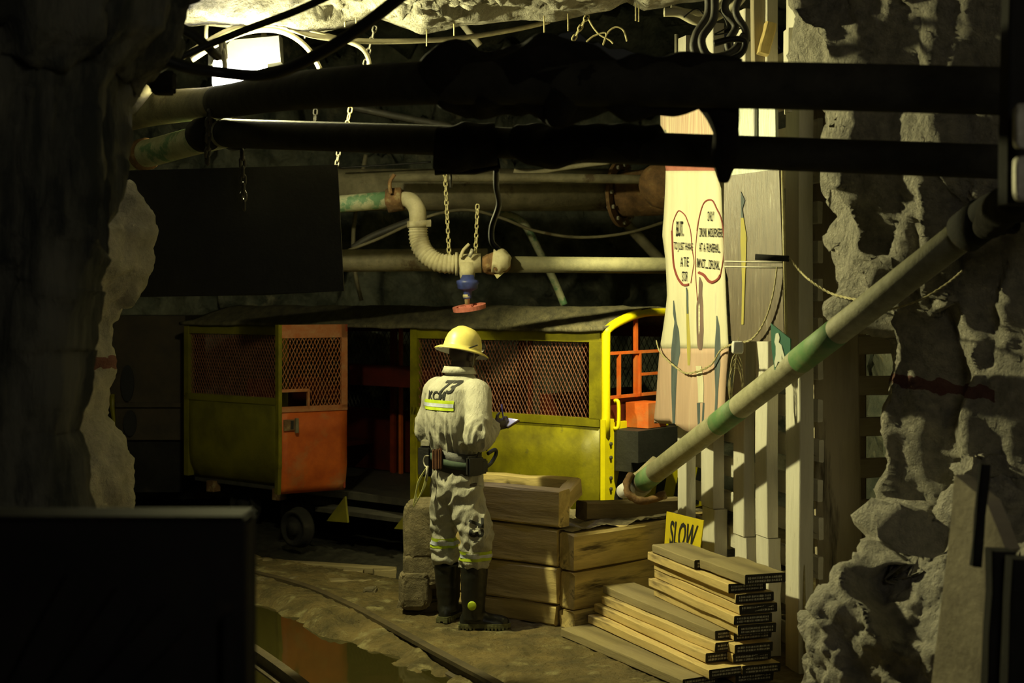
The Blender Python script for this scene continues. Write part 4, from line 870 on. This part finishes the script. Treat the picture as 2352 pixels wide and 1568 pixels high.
T('tee_branch', [P(1073, 606, 9.78), P(1073, 640, 9.76)], [.066, .05], M_hose, vv, seg=20, n=3)
bm = bmesh.new(); lathe(bm, [(.045, .06), (.05, .03), (.078, .02), (.078, 0), (.072, -.01), (.07, -.035), (.05, -.045), (.03, -.055), (.028, -.10), (.03, -.105), (0, -.105)], Matrix.Translation(P(1074, 651, 9.75)), 22); obj('bonnet', bm, M_blue, vv, smooth=True)
bm = bmesh.new(); lathe(bm, [(.03, .0), (.03, -.02), (.02, -.025), (.016, -.07), (0, -.07)], Matrix.Translation(P(1073, 676, 9.75)), 12); obj('stem', bm, M_wire, vv, smooth=True)
Mw = Matrix.Translation(P(1078, 706, 9.72)) @ Matrix.Rotation(math.radians(-8), 4, 'Y') @ Matrix.Rotation(math.radians(7), 4, 'X')
bm = bmesh.new(); lathe(bm, [(.09, -.014), (.115, -.016), (.118, .014), (.09, .012), (.09, -.014)], Mw, 28)
lathe(bm, [(.028, -.015), (.028, .02), (0, .02)], Mw, 12)
for k in range(5):
    a = k*2*math.pi/5; tube(bm, [Mw @ V((.02*math.cos(a), .02*math.sin(a), 0)), Mw @ V((.1*math.cos(a), .1*math.sin(a), 0))], .01, 6, 1)
obj('handwheel', bm, M_pink, vv)
T('lug', [P(1058, 592, 9.72), P(1064, 575, 9.72), P(1078, 560, 9.72)], .012, M_hose, vv, seg=7); T('lug', [P(1078, 590, 9.7), P(1086, 572, 9.7)], .014, M_galv, vv, seg=7)
rp_ = empty('right_branch_pipe', P(1300, 607, 9.9), 'straight olive pipe running right from the valve to the banner', 'pipe')
T('pipe_barrel', [P(1150, 607, 9.85), P(1560, 610, 10.1)], .058, M_steeldull, rp_, seg=20, n=1)
T('wrapped_joint', [P(1108, 606, 9.8), P(1125, 606, 9.8), P(1140, 604, 9.8), P(1162, 606, 9.85)], [.06, .072, .088, .062], M_rust, rp_, seg=24, n=8, rough=.3, sc=22)
T('cloth_wrap', [P(1132, 598, 9.78), P(1150, 600, 9.78), P(1160, 604, 9.8)], [.082, .088, .064], M_hose, rp_, seg=22, n=5, rough=.3, sc=25)
poly('cloth_tail', [P(*p, 9.75) for p in ((1135, 630), (1160, 624), (1142, 640))], (0, -1, 0), .01, M_wire, rp_)
chain(P(1022, 395, 9.8), P(1032, 590, 9.8), M_wire, 'left rusty-yellow chain holding the hose end')
chain(P(1097, 470, 9.8), P(1092, 590, 9.8), M_wire, 'right rusty-yellow chain above the pipe tee')
for pts, r, m, lab in (([P(800, 575, 11.2), P(870, 548, 11.2), P(930, 520, 11.2), P(1000, 492, 11.2), P(1075, 482, 11.2), P(1150, 500, 11.3), P(1230, 530, 11.4), P(1330, 545, 11.5), P(1440, 535, 11.5), P(1540, 505, 11.6)], .013, M_steel, 'dusty cable sagging under the fat pipe'),
                       ([P(840, 355, 12.2), P(825, 440, 12.2), P(812, 530, 12.2), P(815, 620, 12.2), P(830, 690, 12.2)], .02, M_steel, 'thin hose hanging down against the back rock by the panel'),
                       ([P(1150, 488, 12), P(1200, 510, 12), P(1240, 580, 12), P(1270, 640, 12), P(1295, 700, 12)], .035, M_grnpipe, 'grey-green hose slanting down behind the pipes'),
                       ([P(1440, 515, 12.5), P(1500, 580, 12.5), P(1520, 600, 12.5)], .05, M_steel, 'thick strut slanting behind the pipes near the banner'),
                       ([P(810, 570, 11.3), P(850, 545, 11.3), P(905, 522, 11.3), P(950, 505, 11.3)], .03, M_darksteel, 'grey strap slanting behind the ribbed hose'),
                       ([P(780, 385, 11.1), P(870, 380, 11.1), P(990, 372, 11.1)], .008, M_cable, 'thin dark wire along the top of the fat pipe'),
                       ([P(1180, 392, 11), P(1215, 398, 11), P(1300, 385, 11), P(1400, 372, 11)], .02, M_hose, 'short pale hose lying on top of the fat pipe'),
                       ([P(805, 245, 11), P(900, 265, 11), P(1040, 292, 11)], .03, M_darksteel, 'dark strap slanting between the overhead pipes'),
                       ([P(1062, 55, 9.5), P(1102, 105, 9.5)], .024, M_cablew, 'short pale rod end above the thick duct')):
    wire('hose', pts, r, m, lab, 'hose', False)

# ------------------------------------------------------------------ near foreground
# black steel bin bottom left
Yb = 3.0; binr = empty('steel_cabinet', P(290, 1568, Yb), 'black steel cabinet filling the lower left corner in the foreground', 'cabinet')
a = P(-60, 1196, Yb); b = P(566, 1196, Yb)
def bbx(name, x0, x1, y0, y1, z0, z1, m): bm = bmesh.new(); box(bm, ((x0+x1)/2, (y0+y1)/2, (z0+z1)/2), (x1-x0, y1-y0, z1-z0)); bmesh.ops.bevel(bm, geom=bm.edges, offset=.006, segments=2, affect='EDGES'); return obj(name, bm, m, binr)
bbx('front_wall', a.x, b.x, Yb-.02, Yb, 0, a.z, M_bin); bbx('side_wall', b.x-.02, b.x, Yb, Yb+.1, 0, a.z, M_bin); bbx('back_wall', a.x, b.x, Yb+.1, Yb+.12, 0, a.z, M_bin)
bbx('lid', a.x, b.x, Yb-.02, Yb+.12, a.z, a.z+.012, M_bin)
bbx('corner_rib', P(520, 0, Yb).x, P(545, 0, Yb).x, Yb-.05, Yb-.02, 0, P(0, 1400, Yb).z, M_bin)
for i in range(3): beam('brace', P(30+90*i, 1620, Yb-.04), P(190+110*i, 1330+40*i, Yb-.04), .02, .07, M_bin, binr, up=(0, 0, 1))
# boulder and planks bottom right
def bould(u, v):
    z = 1.32-1.5*v; py = HOR+(CAMH-z)/6.2*F_PX
    xl = (interp([(1030, 2200), (1225, 2150), (1240, 2010), (1290, 1985), (1340, 1945), (1400, 1895), (1450, 1872), (1520, 1852), (1600, 1840), (1700, 1830)], py)-1176)/F_PX*6.2
    pth = [(.55, .7, 0), (.1, .35, 0), (0, 0, 0), (.12, -.13, 0), (.4, -.34, 0), (.8, -.62, 0), (1.2, -.8, 0)]
    o = pathpt(pth, u); k = min(1, max(.1, (1.30-z)/.5)); return V((xl+o[0], 6.2+o[1]*(.35+.65*k), z))
o = surf('boulder', bould, 150, 120, M_rock, lambda p, u, v: rockd(p, .09, 3.4, .014, (1, 1, .9))); tag(o, 'big pale boulder at the foot of the right rock wall', 'rock')
plL = plane2((1.5, 4.8), (1.65, 4.42))
o = poly('leaning_board', [PP(*p, plL) for p in ((2192, 1090), (2265, 1150), (2310, 1262), (2288, 1290), (2255, 1640), (2130, 1640), (2160, 1400), (2184, 1200))], plL[1], .06, M_plank); tag(o, 'pointed grey-brown board standing in front of the boulder', 'board')
for (x0, y0, x1, y1, Y, r, lab) in ((2262, 1065, 2240, 1300, 4.3, .02, 'narrow black bar behind the pointed board'), (2300, 1262, 2285, 1640, 4.1, .045, 'upright black post right of the pointed board'), (2345, 1280, 2330, 1640, 4.0, .045, 'second black post in the lower right corner')):
    o = beam('post', P(x0, y0, Y), P(x1, y1, Y), r*1.6, r*1.6, M_soot, None, up=(0, 1, 0)); tag(o, lab, 'post')
o = beam('steel_post', P(2345, -80, 3.9), P(2335, 470, 3.9), .08, .08, M_soot, None, up=(0, 1, 0)); tag(o, 'black steel post at the top right edge holding the overhead pipes', 'post')
for y in (290, 410):
    o = stone('insulator', P(2350, y, 3.75), (.025, .02, .06), M_galv, '%s grey fitting on the black post at the right edge' % ('upper' if y < 300 else 'lower'), 'fitting', seed=y, amp=.05)
rag('sacking_bundle', [P(2352, 380, 4.2), P(2330, 450, 4.3), P(2290, 490, 4.8), P(2265, 520, 5.4)], [.04, .05, .06, .05], 'black rag around the upper end of the slanting pipe', .4)

# ------------------------------------------------------------------ the miner
FW = V((.72, .694, 0)).normalized(); RT = V((FW.y, -FW.x, 0)); BS = V((-.34, 8.58, 0))
def L_(f, r, z): return BS+FW*f+RT*r+V((0, 0, z))
def ring_loft(bm, rings, seg=28):   # rings: (f, r, z, hd, hw)
    rows = []
    for f, r, z, hd, hw in rings:
        row = []
        for k in range(seg):
            a = 2*math.pi*k/seg; ca, sa = math.cos(a), math.sin(a); e = .85
            row.append(bm.verts.new(L_(f+hd*math.copysign(abs(ca)**e, ca), r+hw*math.copysign(abs(sa)**e, sa), z)))
        rows.append(row)
    for i in range(len(rows)-1):
        for k in range(seg): bm.faces.new((rows[i][k], rows[i][(k+1) % seg], rows[i+1][(k+1) % seg], rows[i+1][k]))
    bm.faces.new(rows[0][::-1]); bm.faces.new(rows[-1])
def remesh(bm, vox, smooth_it=4, dispf=None):
    bmesh.ops.recalc_face_normals(bm, faces=bm.faces)
    me = bpy.data.meshes.new('tmp'); bm.to_mesh(me); bm.free(); o = bpy.data.objects.new('tmp', me); COL.objects.link(o)
    md = o.modifiers.new('r', 'REMESH'); md.mode = 'VOXEL'; md.voxel_size = vox
    sm = o.modifiers.new('s', 'SMOOTH'); sm.factor = .5; sm.iterations = smooth_it
    dg = bpy.context.evaluated_depsgraph_get(); dg.update(); m2 = bpy.data.meshes.new_from_object(o.evaluated_get(dg)); bpy.data.objects.remove(o)
    if dispf:
        ns = [v.normal.copy() for v in m2.vertices]
        for v, n in zip(m2.vertices, ns): v.co = v.co+n*dispf(v.co, n)
    m2.materials.clear(); m2.shade_smooth(); return m2
RS, RE, RW_ = L_(0, .19, 1.44), V((-.205, 8.28, 1.18)), V((-.115, 8.49, 1.235))
LS, LE, LW = L_(0, -.19, 1.44), V((-.535, 8.80, 1.17)), V((-.27, 8.97, 1.20))
KR, HR = V((-.222, 8.49, .50)), V((-.232, 8.50, .385)); KL, HL = V((-.425, 8.70, .52)), V((-.408, 8.72, .35))
man = empty('person', (BS.x, BS.y, 0), 'person in white coveralls and yellow hard hat writing in a notebook beside the crib', 'person')
# body (one continuous mesh)
bm = bmesh.new()
ring_loft(bm, [(0, 0, .80, .09, .13), (0, 0, .95, .10, .145), (0, 0, 1.1, .09, .13), (-.01, 0, 1.3, .105, .16), (0, 0, 1.42, .09, .15), (.015, 0, 1.48, .06, .10)])
HC = L_(.05, 0, 1.665)
tube(bm, [L_(.0, 0, 1.44), L_(.02, 0, 1.53), L_(.04, 0, 1.62)], [.075, .062, .062], 16, 4)
Mh = Matrix.Translation(HC) @ Matrix((FW, -RT, V((0, 0, 1)))).transposed().to_4x4() @ Matrix.Rotation(math.radians(14), 4, 'Y')
def ell(c, s, sub=3):
    r = bmesh.ops.create_icosphere(bm, subdivisions=sub, radius=1)['verts']
    for v in r: v.co = Mh @ V((v.co.x*s[0]+c[0], v.co.y*s[1]+c[1], v.co.z*s[2]+c[2]))
ell((0, 0, .02), (.098, .078, .095)); ell((.03, 0, -.055), (.065, .058, .068)); ell((.065, 0, -.09), (.035, .035, .03)); ell((.10, 0, -.02), (.022, .016, .026)); ell((.112, 0, -.035), (.014, .02, .013)); ell((.088, 0, -.068), (.017, .028, .014)); ell((.085, 0, .018), (.018, .06, .012))
for s in (-1, 1): ell((-.005, s*.079, -.012), (.02, .010, .034))
for a, b, c in ((RS, RE, RW_), (LS, LE, LW)): tube(bm, [a, b, c], [.058, .045, .03], 12, 5)
tube(bm, [L_(0, .085, .88), KR, HR, V((-.24, 8.5, .1))], [.09, .062, .055, .045], 12, 5); tube(bm, [L_(0, -.085, .88), KL, HL, V((-.40, 8.73, .1))], [.09, .062, .055, .045], 12, 5)
def hand(w, d, side, up):
    d = d.normalized(); up = (up-d*up.dot(d)).normalized(); s = d.cross(up)*side
    tube(bm, [w, w+d*.04, w+d*.085], [.028, .036, .034], 12, 3)
    for i, (o_, l) in enumerate(((.028, .072), (.010, .08), (-.009, .075), (-.027, .06))):
        b0 = w+d*.075+up*o_; tube(bm, [b0, b0+d*l*.45+s*.006, b0+d*l*.75+s*.028, b0+d*l*.72+s*.05], [.0105, .0098, .009, .007], 8, 3)
    b0 = w+d*.03+up*.028; tube(bm, [b0, b0+up*.028+d*.022+s*.012, b0+up*.036+d*.052+s*.03], [.013, .011, .008], 8, 3)
hand(RW_, V((.065, .05, .012)), -1, V((0, 0, 1))); hand(LW, V((.12, -.08, .02)), 1, V((0, 0, 1)))
o = link('body', remesh(bm, .0065, 3), M_skin, man)
for s in (-1, 1):
    bm = bmesh.new(); bmesh.ops.create_icosphere(bm, subdivisions=2, radius=.012)
    for v in bm.verts: v.co = Mh @ (v.co+V((.082, s*.03, .0)))
    obj('eye', bm, M_cream, man, smooth=True)
# coverall
bm = bmesh.new()
ring_loft(bm, [(0, 0, .76, .10, .14), (0, 0, .84, .135, .17), (0, 0, .93, .135, .165), (0, 0, 1.0, .118, .150), (0, 0, 1.06, .115, .145), (-.005, 0, 1.12, .135, .165), (-.015, 0, 1.2, .148, .185), (-.02, 0, 1.3, .148, .195), (-.018, 0, 1.38, .146, .200), (-.014, 0, 1.46, .140, .188), (.0, 0, 1.515, .115, .135), (.018, 0, 1.54, .085, .092), (.028, 0, 1.56, .074, .078)])
tube(bm, [L_(-.005, .13, 1.435), RS+V((.0, 0, -.01)), RS.lerp(RE, .5)+V((.005, -.01, 0)), RE, RE.lerp(RW_, .45)+V((0, 0, -.005)), RW_+V((-.01, -.01, 0))], [.085, .088, .078, .072, .066, .05], 18, 6)
tube(bm, [L_(-.005, -.13, 1.435), LS+V((0, 0, -.01)), LS.lerp(LE, .5), LE, LE.lerp(LW, .45), LW], [.085, .088, .076, .07, .062, .048], 18, 6)
tube(bm, [L_(-.0, .075, .86), L_(0.01, .085, .74), KR+V((0, 0, .09)), KR+V((.0, 0, 0)), HR+V((0, 0, .02)), HR+V((0, 0, -.01))], [.115, .112, .103, .098, .088, .094], 22, 6)
tube(bm, [L_(-.0, -.075, .86), L_(0.0, -.085, .74), KL+V((0, 0, .09)), KL, HL+V((-.005, 0, .03)), HL+V((0, 0, .0))], [.112, .105, .085, .078, .092, .072], 22, 6)
def fold(p, n):
    z = p.z; q = V((p.x, p.y, z))
    if z > 1.0:      # vertical gathers on the back and slanting sleeve folds
        a = noise.noise(V((q.dot(RT)*30, q.dot(FW)*24, z*3.2))); b = noise.noise(V((p.x*13, p.y*13, z*19+p.x*16)))
        g = max(0, min(1, (1.36-z)/.12)); e = .013*(1-abs(a)*2.2)*g+.007*b*(1 if z < 1.42 else .5)
        if z > 1.40: e *= .6
    else:
        a = noise.noise(V((p.x*10+z*5, p.y*10, z*10-p.x*9))); b = noise.noise(V((p.x*24, p.y*24, z*9))); c = noise.noise(V((p.x*7, p.y*7, z*42)))
        e = .017*(.5-abs(a)*1.7)+.005*b+(.010*c if z < .48 else 0)
        if z < .66: e += .004*math.sin(z*95+p.x*22)
    return e
cov = remesh(bm, .0085, 5, fold)
co = link('coverall', cov, M_cloth, man); tag(co, 'baggy white coveralls')
bmx = bmesh.new(); bmx.from_mesh(cov); BVH = BVHTree.FromBMesh(bmx); bmx.free()
# collar
bm = bmesh.new(); n = 26; rows = []
for i in range(n+1):
    a = math.radians(-150+300*i/n)+math.pi; base = .088; out = []
    for hd, z, fl_ in ((.080, 1.545, 0), (.082, 1.595, 0), (.092, 1.598, 0), (.108, 1.558, 0)):
        pk = .02*math.cos((a-math.pi)*.5)
        out.append(bm.verts.new(L_(.02+hd*math.cos(a), hd*1.02*math.sin(a), z+pk-.02)))
    rows.append(out)
for i in range(n):
    for k in range(3): bm.faces.new((rows[i][k], rows[i+1][k], rows[i+1][k+1], rows[i][k+1]))
o = obj('collar', bm, M_cloth, man, smooth=True); o.modifiers.new('t', 'SOLIDIFY').thickness = .004
# cloth marks projected on to the cloth
def project(bm, O, R, U, D, off=.0025, cuts=0):
    if cuts: bmesh.ops.subdivide_edges(bm, edges=bm.edges, cuts=cuts, use_grid_fill=True)
    bmesh.ops.triangulate(bm, faces=bm.faces)
    for _ in range(3):
        es = [e for e in bm.edges if (e.calc_length() > .014)]
        if not es: break
        bmesh.ops.subdivide_edges(bm, edges=es, cuts=1); bmesh.ops.triangulate(bm, faces=bm.faces)
    for v in bm.verts:
        p = O+R*v.co.x+U*v.co.y; h = BVH.ray_cast(p-D*.5, D)
        v.co = h[0]-D*(off+.002) if h[0] is not None else p
    return bm
bk = (FW*.9+RT*-.0).normalized(); bo = L_(-.17, 0, 0)
def backtext(s, r, z, size, bold, sh=0, rot=0):
    bm = textmesh(s, size, sh, bold)
    if rot:
        for v in bm.verts: v.co = Matrix.Rotation(rot, 3, 'Z') @ v.co
    return project(bm, L_(-.17, r, z), RT, V((0, 0, 1)), bk)
obj('lettering', backtext('73', .065, 1.474, .105, .003, .35), M_ink, man); obj('lettering', backtext('KCM', -.01, 1.418, .078, .002), M_ink, man)
def bandgrid(w, h, nx=24, ny=2):
    bm = bmesh.new(); g = [[bm.verts.new((-w/2+w*i/nx, -h/2+h*j/ny, 0)) for i in range(nx+1)] for j in range(ny+1)]
    for j in range(ny):
        for i in range(nx): bm.faces.new((g[j][i], g[j][i+1], g[j+1][i+1], g[j+1][i]))
    return bm
obj('lime_tape', project(bandgrid(.30, .062), L_(-.17, -.02, 1.365), RT, V((0, 0, 1)), bk, .003), M_lime, man, smooth=True)
obj('silver_tape', project(bandgrid(.30, .022), L_(-.17, -.02, 1.365), RT, V((0, 0, 1)), bk, .005), M_silver, man, smooth=True)
def legband(c, z, h, m, off, nm, slope=0):
    bm = bmesh.new(); n = 40; rows = []
    for j in range(3):
        row = []
        for i in range(n):
            a = 2*math.pi*i/n; d = V((math.cos(a), math.sin(a), 0)); zz = z-h/2+h*j/2+slope*d.x
            p = V((c.x, c.y, zz))+d*.2; hh = BVH.ray_cast(p, -d); q = hh[0] if hh[0] is not None and (hh[0]-V((c.x, c.y, zz))).length < .14 else V((c.x, c.y, zz))+d*.09
            row.append(bm.verts.new(q+d*off))
        rows.append(row)
    for j in range(2):
        for i in range(n): bm.faces.new((rows[j][i], rows[j][(i+1) % n], rows[j+1][(i+1) % n], rows[j+1][i]))
    return obj(nm, bm, m, man, smooth=True)
legband(HR, .452, .058, M_lime, .003, 'lime_tape'); legband(HR, .452, .022, M_silver, .006, 'silver_tape'); legband(KL+V((.0, 0, 0)), .495, .062, M_lime, .003, 'lime_tape'); legband(KL, .495, .024, M_silver, .006, 'silver_tape')
bm = textmesh('73', .125, 0, .003)
for v in bm.verts: v.co = Matrix.Rotation(-math.pi/2, 3, 'Z') @ v.co
ld = V((-.12, 1, 0)).normalized(); obj('lettering', project(bm, P(1092, 1212, 8.4), V((1, 0, 0)), V((0, 0, 1)), ld, .007), M_ink, man)
# belt and kit
bm = bmesh.new()
def beltring(z0, z1, k, nm, m, n=48, tilt=.03, par=None):
    bm = bmesh.new(); rows = []
    for z in (z0, (z0+z1)/2, z1):
        row = []
        for i in range(n):
            a = 2*math.pi*i/n; t = -tilt*math.sin(a)
            row.append(bm.verts.new(L_((.128+k)*math.cos(a), (.158+k)*math.sin(a), z+t)))
        rows.append(row)
    for j in range(2):
        for i in range(n): bm.faces.new((rows[j][i], rows[j][(i+1) % n], rows[j+1][(i+1) % n], rows[j+1][i]))
    o = obj(nm, bm, m, par or man, smooth=True); md = o.modifiers.new('t', 'SOLIDIFY'); md.thickness = .012; md.offset = 1; return o
belt = beltring(.965, 1.095, .0, 'belt', M_leather); beltring(1.0, 1.045, .012, 'webbing_strap', M_web, par=belt)
def kit(name, f, r, z, s, m, par=belt, bev=.01, rot=0):
    bm = bmesh.new(); Mx = Matrix.Translation(L_(f, r, z)) @ Matrix((FW, -RT, V((0, 0, 1)))).transposed().to_4x4() @ Matrix.Rotation(rot, 4, 'Z'); box(bm, (0, 0, 0), s, Mx)
    bmesh.ops.bevel(bm, geom=bm.edges, offset=bev, segments=2, affect='EDGES'); return obj(name, bm, m, par, smooth=False)
bat = kit('battery_pack', -.12, -.155, 1.01, (.07, .085, .19), M_leather, bev=.014, rot=.6); kit('battery_cap', -.12, -.15, 1.12, (.045, .06, .04), M_galv, bat, .006, .6)
for i, dr in enumerate((-.025, .005, .03)): kit('tool_sleeve', -.157, -.005+dr, 1.03+.005*i, (.025, .026, .13), M_brown, bev=.008)
kit('pouch', -.02, .185, 1.0, (.13, .035, .12), M_leather, bev=.012); kit('pouch', .06, .17, .99, (.06, .05, .09), M_leather, bev=.012)
T('belt_loop', [L_(.12, .15, 1.06), L_(.18, .15, 1.08), L_(.20, .14, 1.05), L_(.16, .14, 1.0), L_(.11, .15, .98)], .012, M_leather, belt, seg=8)
T('lamp_cable', [L_(-.02, .19, 1.03), L_(.02, .19, 1.09), L_(.08, .17, 1.10), L_(.12, .14, 1.08)], .006, M_cable, belt, seg=8)
cp = L_(-.165, -.085, 1.0)
T('carabiner', [cp+RT*.012+V((0, 0, .05)), cp-RT*.02+V((0, 0, .045)), cp-RT*.035+V((0, 0, .015)), cp-RT*.02+V((0, 0, -.015)), cp+RT*.012+V((0, 0, -.018))], .005, M_galv, belt, seg=8)
for k in range(5):
    e = cp+V((-.085+.006*k, -.01, -.26+.012*k)); st = cp+V((-.005, -.01, -.02))
    T('cord_loop', [st, st.lerp(e, .5)+V((-.016-.003*k, 0, 0)), e, st.lerp(e, .5)+V((.016+.002*k, 0, -.01)), st+V((.006, 0, 0))], .0035, M_rope, belt, seg=6)
T('cord_strap', [cp+V((0, -.01, -.01)), cp+V((-.005, -.012, -.1))], .008, M_galv, belt, seg=8, n=1)
# boots
def boot(sh, tip, ank, yaw, nm):
    d = V((math.cos(yaw), math.sin(yaw), 0)); s = V((-d.y, d.x, 0)); bm = bmesh.new(); heel = ank-d*.085; heel.z = 0
    tube(bm, [V(sh), V((ank.x, ank.y, .2)), V((ank.x, ank.y, .11)), V((ank.x, ank.y, .06))+d*.0], [.088, .076, .068, .07], 22, 5)
    def cross(t, hw, h):
        c = heel+d*t; return [c+s*(hw*math.cos(a))+V((0, 0, .028+max(0, h*math.sin(a)))) for a in [math.pi*i/12 for i in range(13)]]
    rows = [[bm.verts.new(p) for p in cross(t, hw, h)] for t, hw, h in ((0, .022, .04), (.015, .036, .07), (.06, .043, .10), (.12, .045, .095), (.17, .050, .07), (.22, .053, .058), (.265, .047, .05), (.295, .03, .038), (.305, .01, .02))]
    for i in range(len(rows)-1):
        for k in range(12): bm.faces.new((rows[i][k], rows[i][k+1], rows[i+1][k+1], rows[i+1][k]))
        bm.faces.new((rows[i][0], rows[i+1][0], rows[i+1][12], rows[i][12]))
    bm.faces.new(rows[0]); bm.faces.new(rows[-1][::-1])
    o = link(nm, remesh(bm, .006, 6, lambda p, n: .003*noise.noise(V((p.x*12, p.y*12, p.z*30)))), M_rubber, man)
    bm = bmesh.new(); out = []
    prof = [(-.006, .02), (.0, .036), (.05, .047), (.12, .045), (.2, .056), (.26, .053), (.3, .034), (.312, .012)]
    L = [heel+d*t+s*w_ for t, w_ in prof]+[heel+d*t-s*w_ for t, w_ in prof[::-1]]
    a = [bm.verts.new(p+V((0, 0, .036))) for p in L]; b = [bm.verts.new(p+V((0, 0, .010))) for p in L]; m = len(L)
    bm.faces.new(a); bm.faces.new(b[::-1])
    for i in range(m): bm.faces.new((a[i], b[i], b[(i+1) % m], a[(i+1) % m]))
    for i in range(14):
        t = .0+.022*i; w_ = interp([(p[0], p[1]) for p in prof], t)
        for sg in (-1, 1):
            if 5 <= i <= 6: continue
            c = heel+d*t+s*sg*(w_-.012)+V((0, 0, .013)); box(bm, (0, 0, 0), (.013, .03, .026), Matrix.Translation(c) @ Matrix((d, s, V((0, 0, 1)))).transposed().to_4x4())
    obj('sole', bm, M_sole, o); return o, d, s
b1, d1, s1 = boot(V((-.228, 8.5, .40)), None, V((-.235, 8.5, 0)), .03, 'boot')
bm = bmesh.new(); lathe(bm, [(.027, -.006), (.027, .003), (.02, .006), (0, .006)], Matrix.Translation(P(1084, 1391, 8.42)) @ V((.0, -1, 0)).to_track_quat('Z', 'Y').to_matrix().to_4x4(), 20); obj('ankle_badge', bm, M_lime, b1, smooth=True)
boot(V((-.405, 8.72, .36)), None, V((-.40, 8.73, 0)), 1.15, 'boot')
# helmet with cap lamp
Mk = Matrix.Translation(L_(.045, 0, 1.695)) @ Matrix((FW, -RT, V((0, 0, 1)))).transposed().to_4x4() @ Matrix.Rotation(math.radians(14), 4, 'Y')
def helm(prof, m, nm, par, seg=40, ridge=0):
    bm = bmesh.new(); rows = []
    for r, z in prof:
        row = []
        for k in range(seg):
            a = 2*math.pi*k/seg; rr = r; x, y = rr*1.14*math.cos(a), rr*math.sin(a)
            if r > .118: x += .012*math.cos(a)
            zz = z+(ridge*max(0, 1-abs(y)/.03) if z > .06 else 0)
            row.append(bm.verts.new(Mk @ V((x, y, zz))))
        rows.append(row)
    for i in range(len(rows)-1):
        for k in range(seg): bm.faces.new((rows[i][k], rows[i][(k+1) % seg], rows[i+1][(k+1) % seg], rows[i+1][k]))
    if prof[-1][0] < .02: bm.faces.new(rows[-1])
    return obj(nm, bm, m, par, smooth=True)
hel = helm([(.148, -.022), (.151, -.018), (.146, -.012), (.128, -.002), (.113, .006), (.110, .02), (.107, .05), (.097, .085), (.08, .112), (.055, .132), (.028, .141), (.006, .143)], M_helmet, 'hard_hat', man, ridge=.006)
helm([(.147, -.024), (.127, -.006), (.110, .004), (.105, .03), (.09, .08), (.05, .12), (.006, .13)], M_cream, 'hat_lining', hel)
bm = bmesh.new(); lathe(bm, [(.026, -.02), (.03, .0), (.03, .025), (.0, .027)], Mk @ Matrix.Translation((.135, 0, .05)) @ Matrix.Rotation(math.pi/2, 4, 'Y'), 18); obj('cap_lamp', bm, M_leather, hel)
T('lamp_cable', [Mk @ V((.10, -.03, .06)), Mk @ V((.0, -.118, .03)), Mk @ V((-.08, -.09, -.02))], .004, M_cable, hel, seg=6)
T('chin_strap', [Mk @ V((.02, -.09, 0)), Mk @ V((.045, -.07, -.08)), Mk @ V((.06, -.03, -.115))], .003, M_galv, hel, seg=6)
light('cap_lamp_light', 'SPOT', Mk @ V((.175, 0, .03)), 9, color=(.80, .78, 1), size=.01, aim=(RW_+V((.04, .08, -.06))), spot_size=math.radians(80), spot_blend=.6)
# notebook and pen
nbc = RW_+V((.095, .075, .01)); nb = empty('notebook', nbc, 'small dark notebook held open in the hands of the miner', 'notebook')
Mn = Matrix.Translation(nbc) @ Matrix.Rotation(.5, 4, 'Z') @ Matrix.Rotation(math.radians(-28), 4, 'Y')
bm = bmesh.new(); box(bm, (0, 0, 0), (.09, .13, .008), Mn); obj('cover', bm, M_brown, nb); bm = bmesh.new(); box(bm, (0, 0, .0065), (.084, .124, .005), Mn); obj('pages', bm, M_cream, nb)
o = T('pen', [nbc+V((-.03, -.03, .01)), nbc+V((-.045, -.045, .12))], [.004, .0045, .0045], mat('blue_plastic', (.12, .12, .75), None, rough=.3), seg=8, n=1); tag(o, 'slim blue pen upright in the right hand of the miner', 'pen')

# added lamp and fitting, unseen behind the overhead pipes, brightening the car's end
wl = empty('work_lamp', (1.05, 8.9, 3.1), 'caged work lamp fixed above the banner behind the overhead pipes', 'lamp')
bm = bmesh.new(); lathe(bm, [(.03, .12), (.05, .1), (.09, .0), (.085, .0), (.045, .09), (0, .1)], Matrix.Translation((1.05, 8.93, 3.06)) @ Matrix.Rotation(math.radians(35), 4, 'X'), 20); obj('shade', bm, M_galv, wl, smooth=True)
T('bracket', [V((1.05, 8.9, 3.16)), V((1.05, 8.9, 3.7))], .012, M_galv, wl, seg=8, n=1)
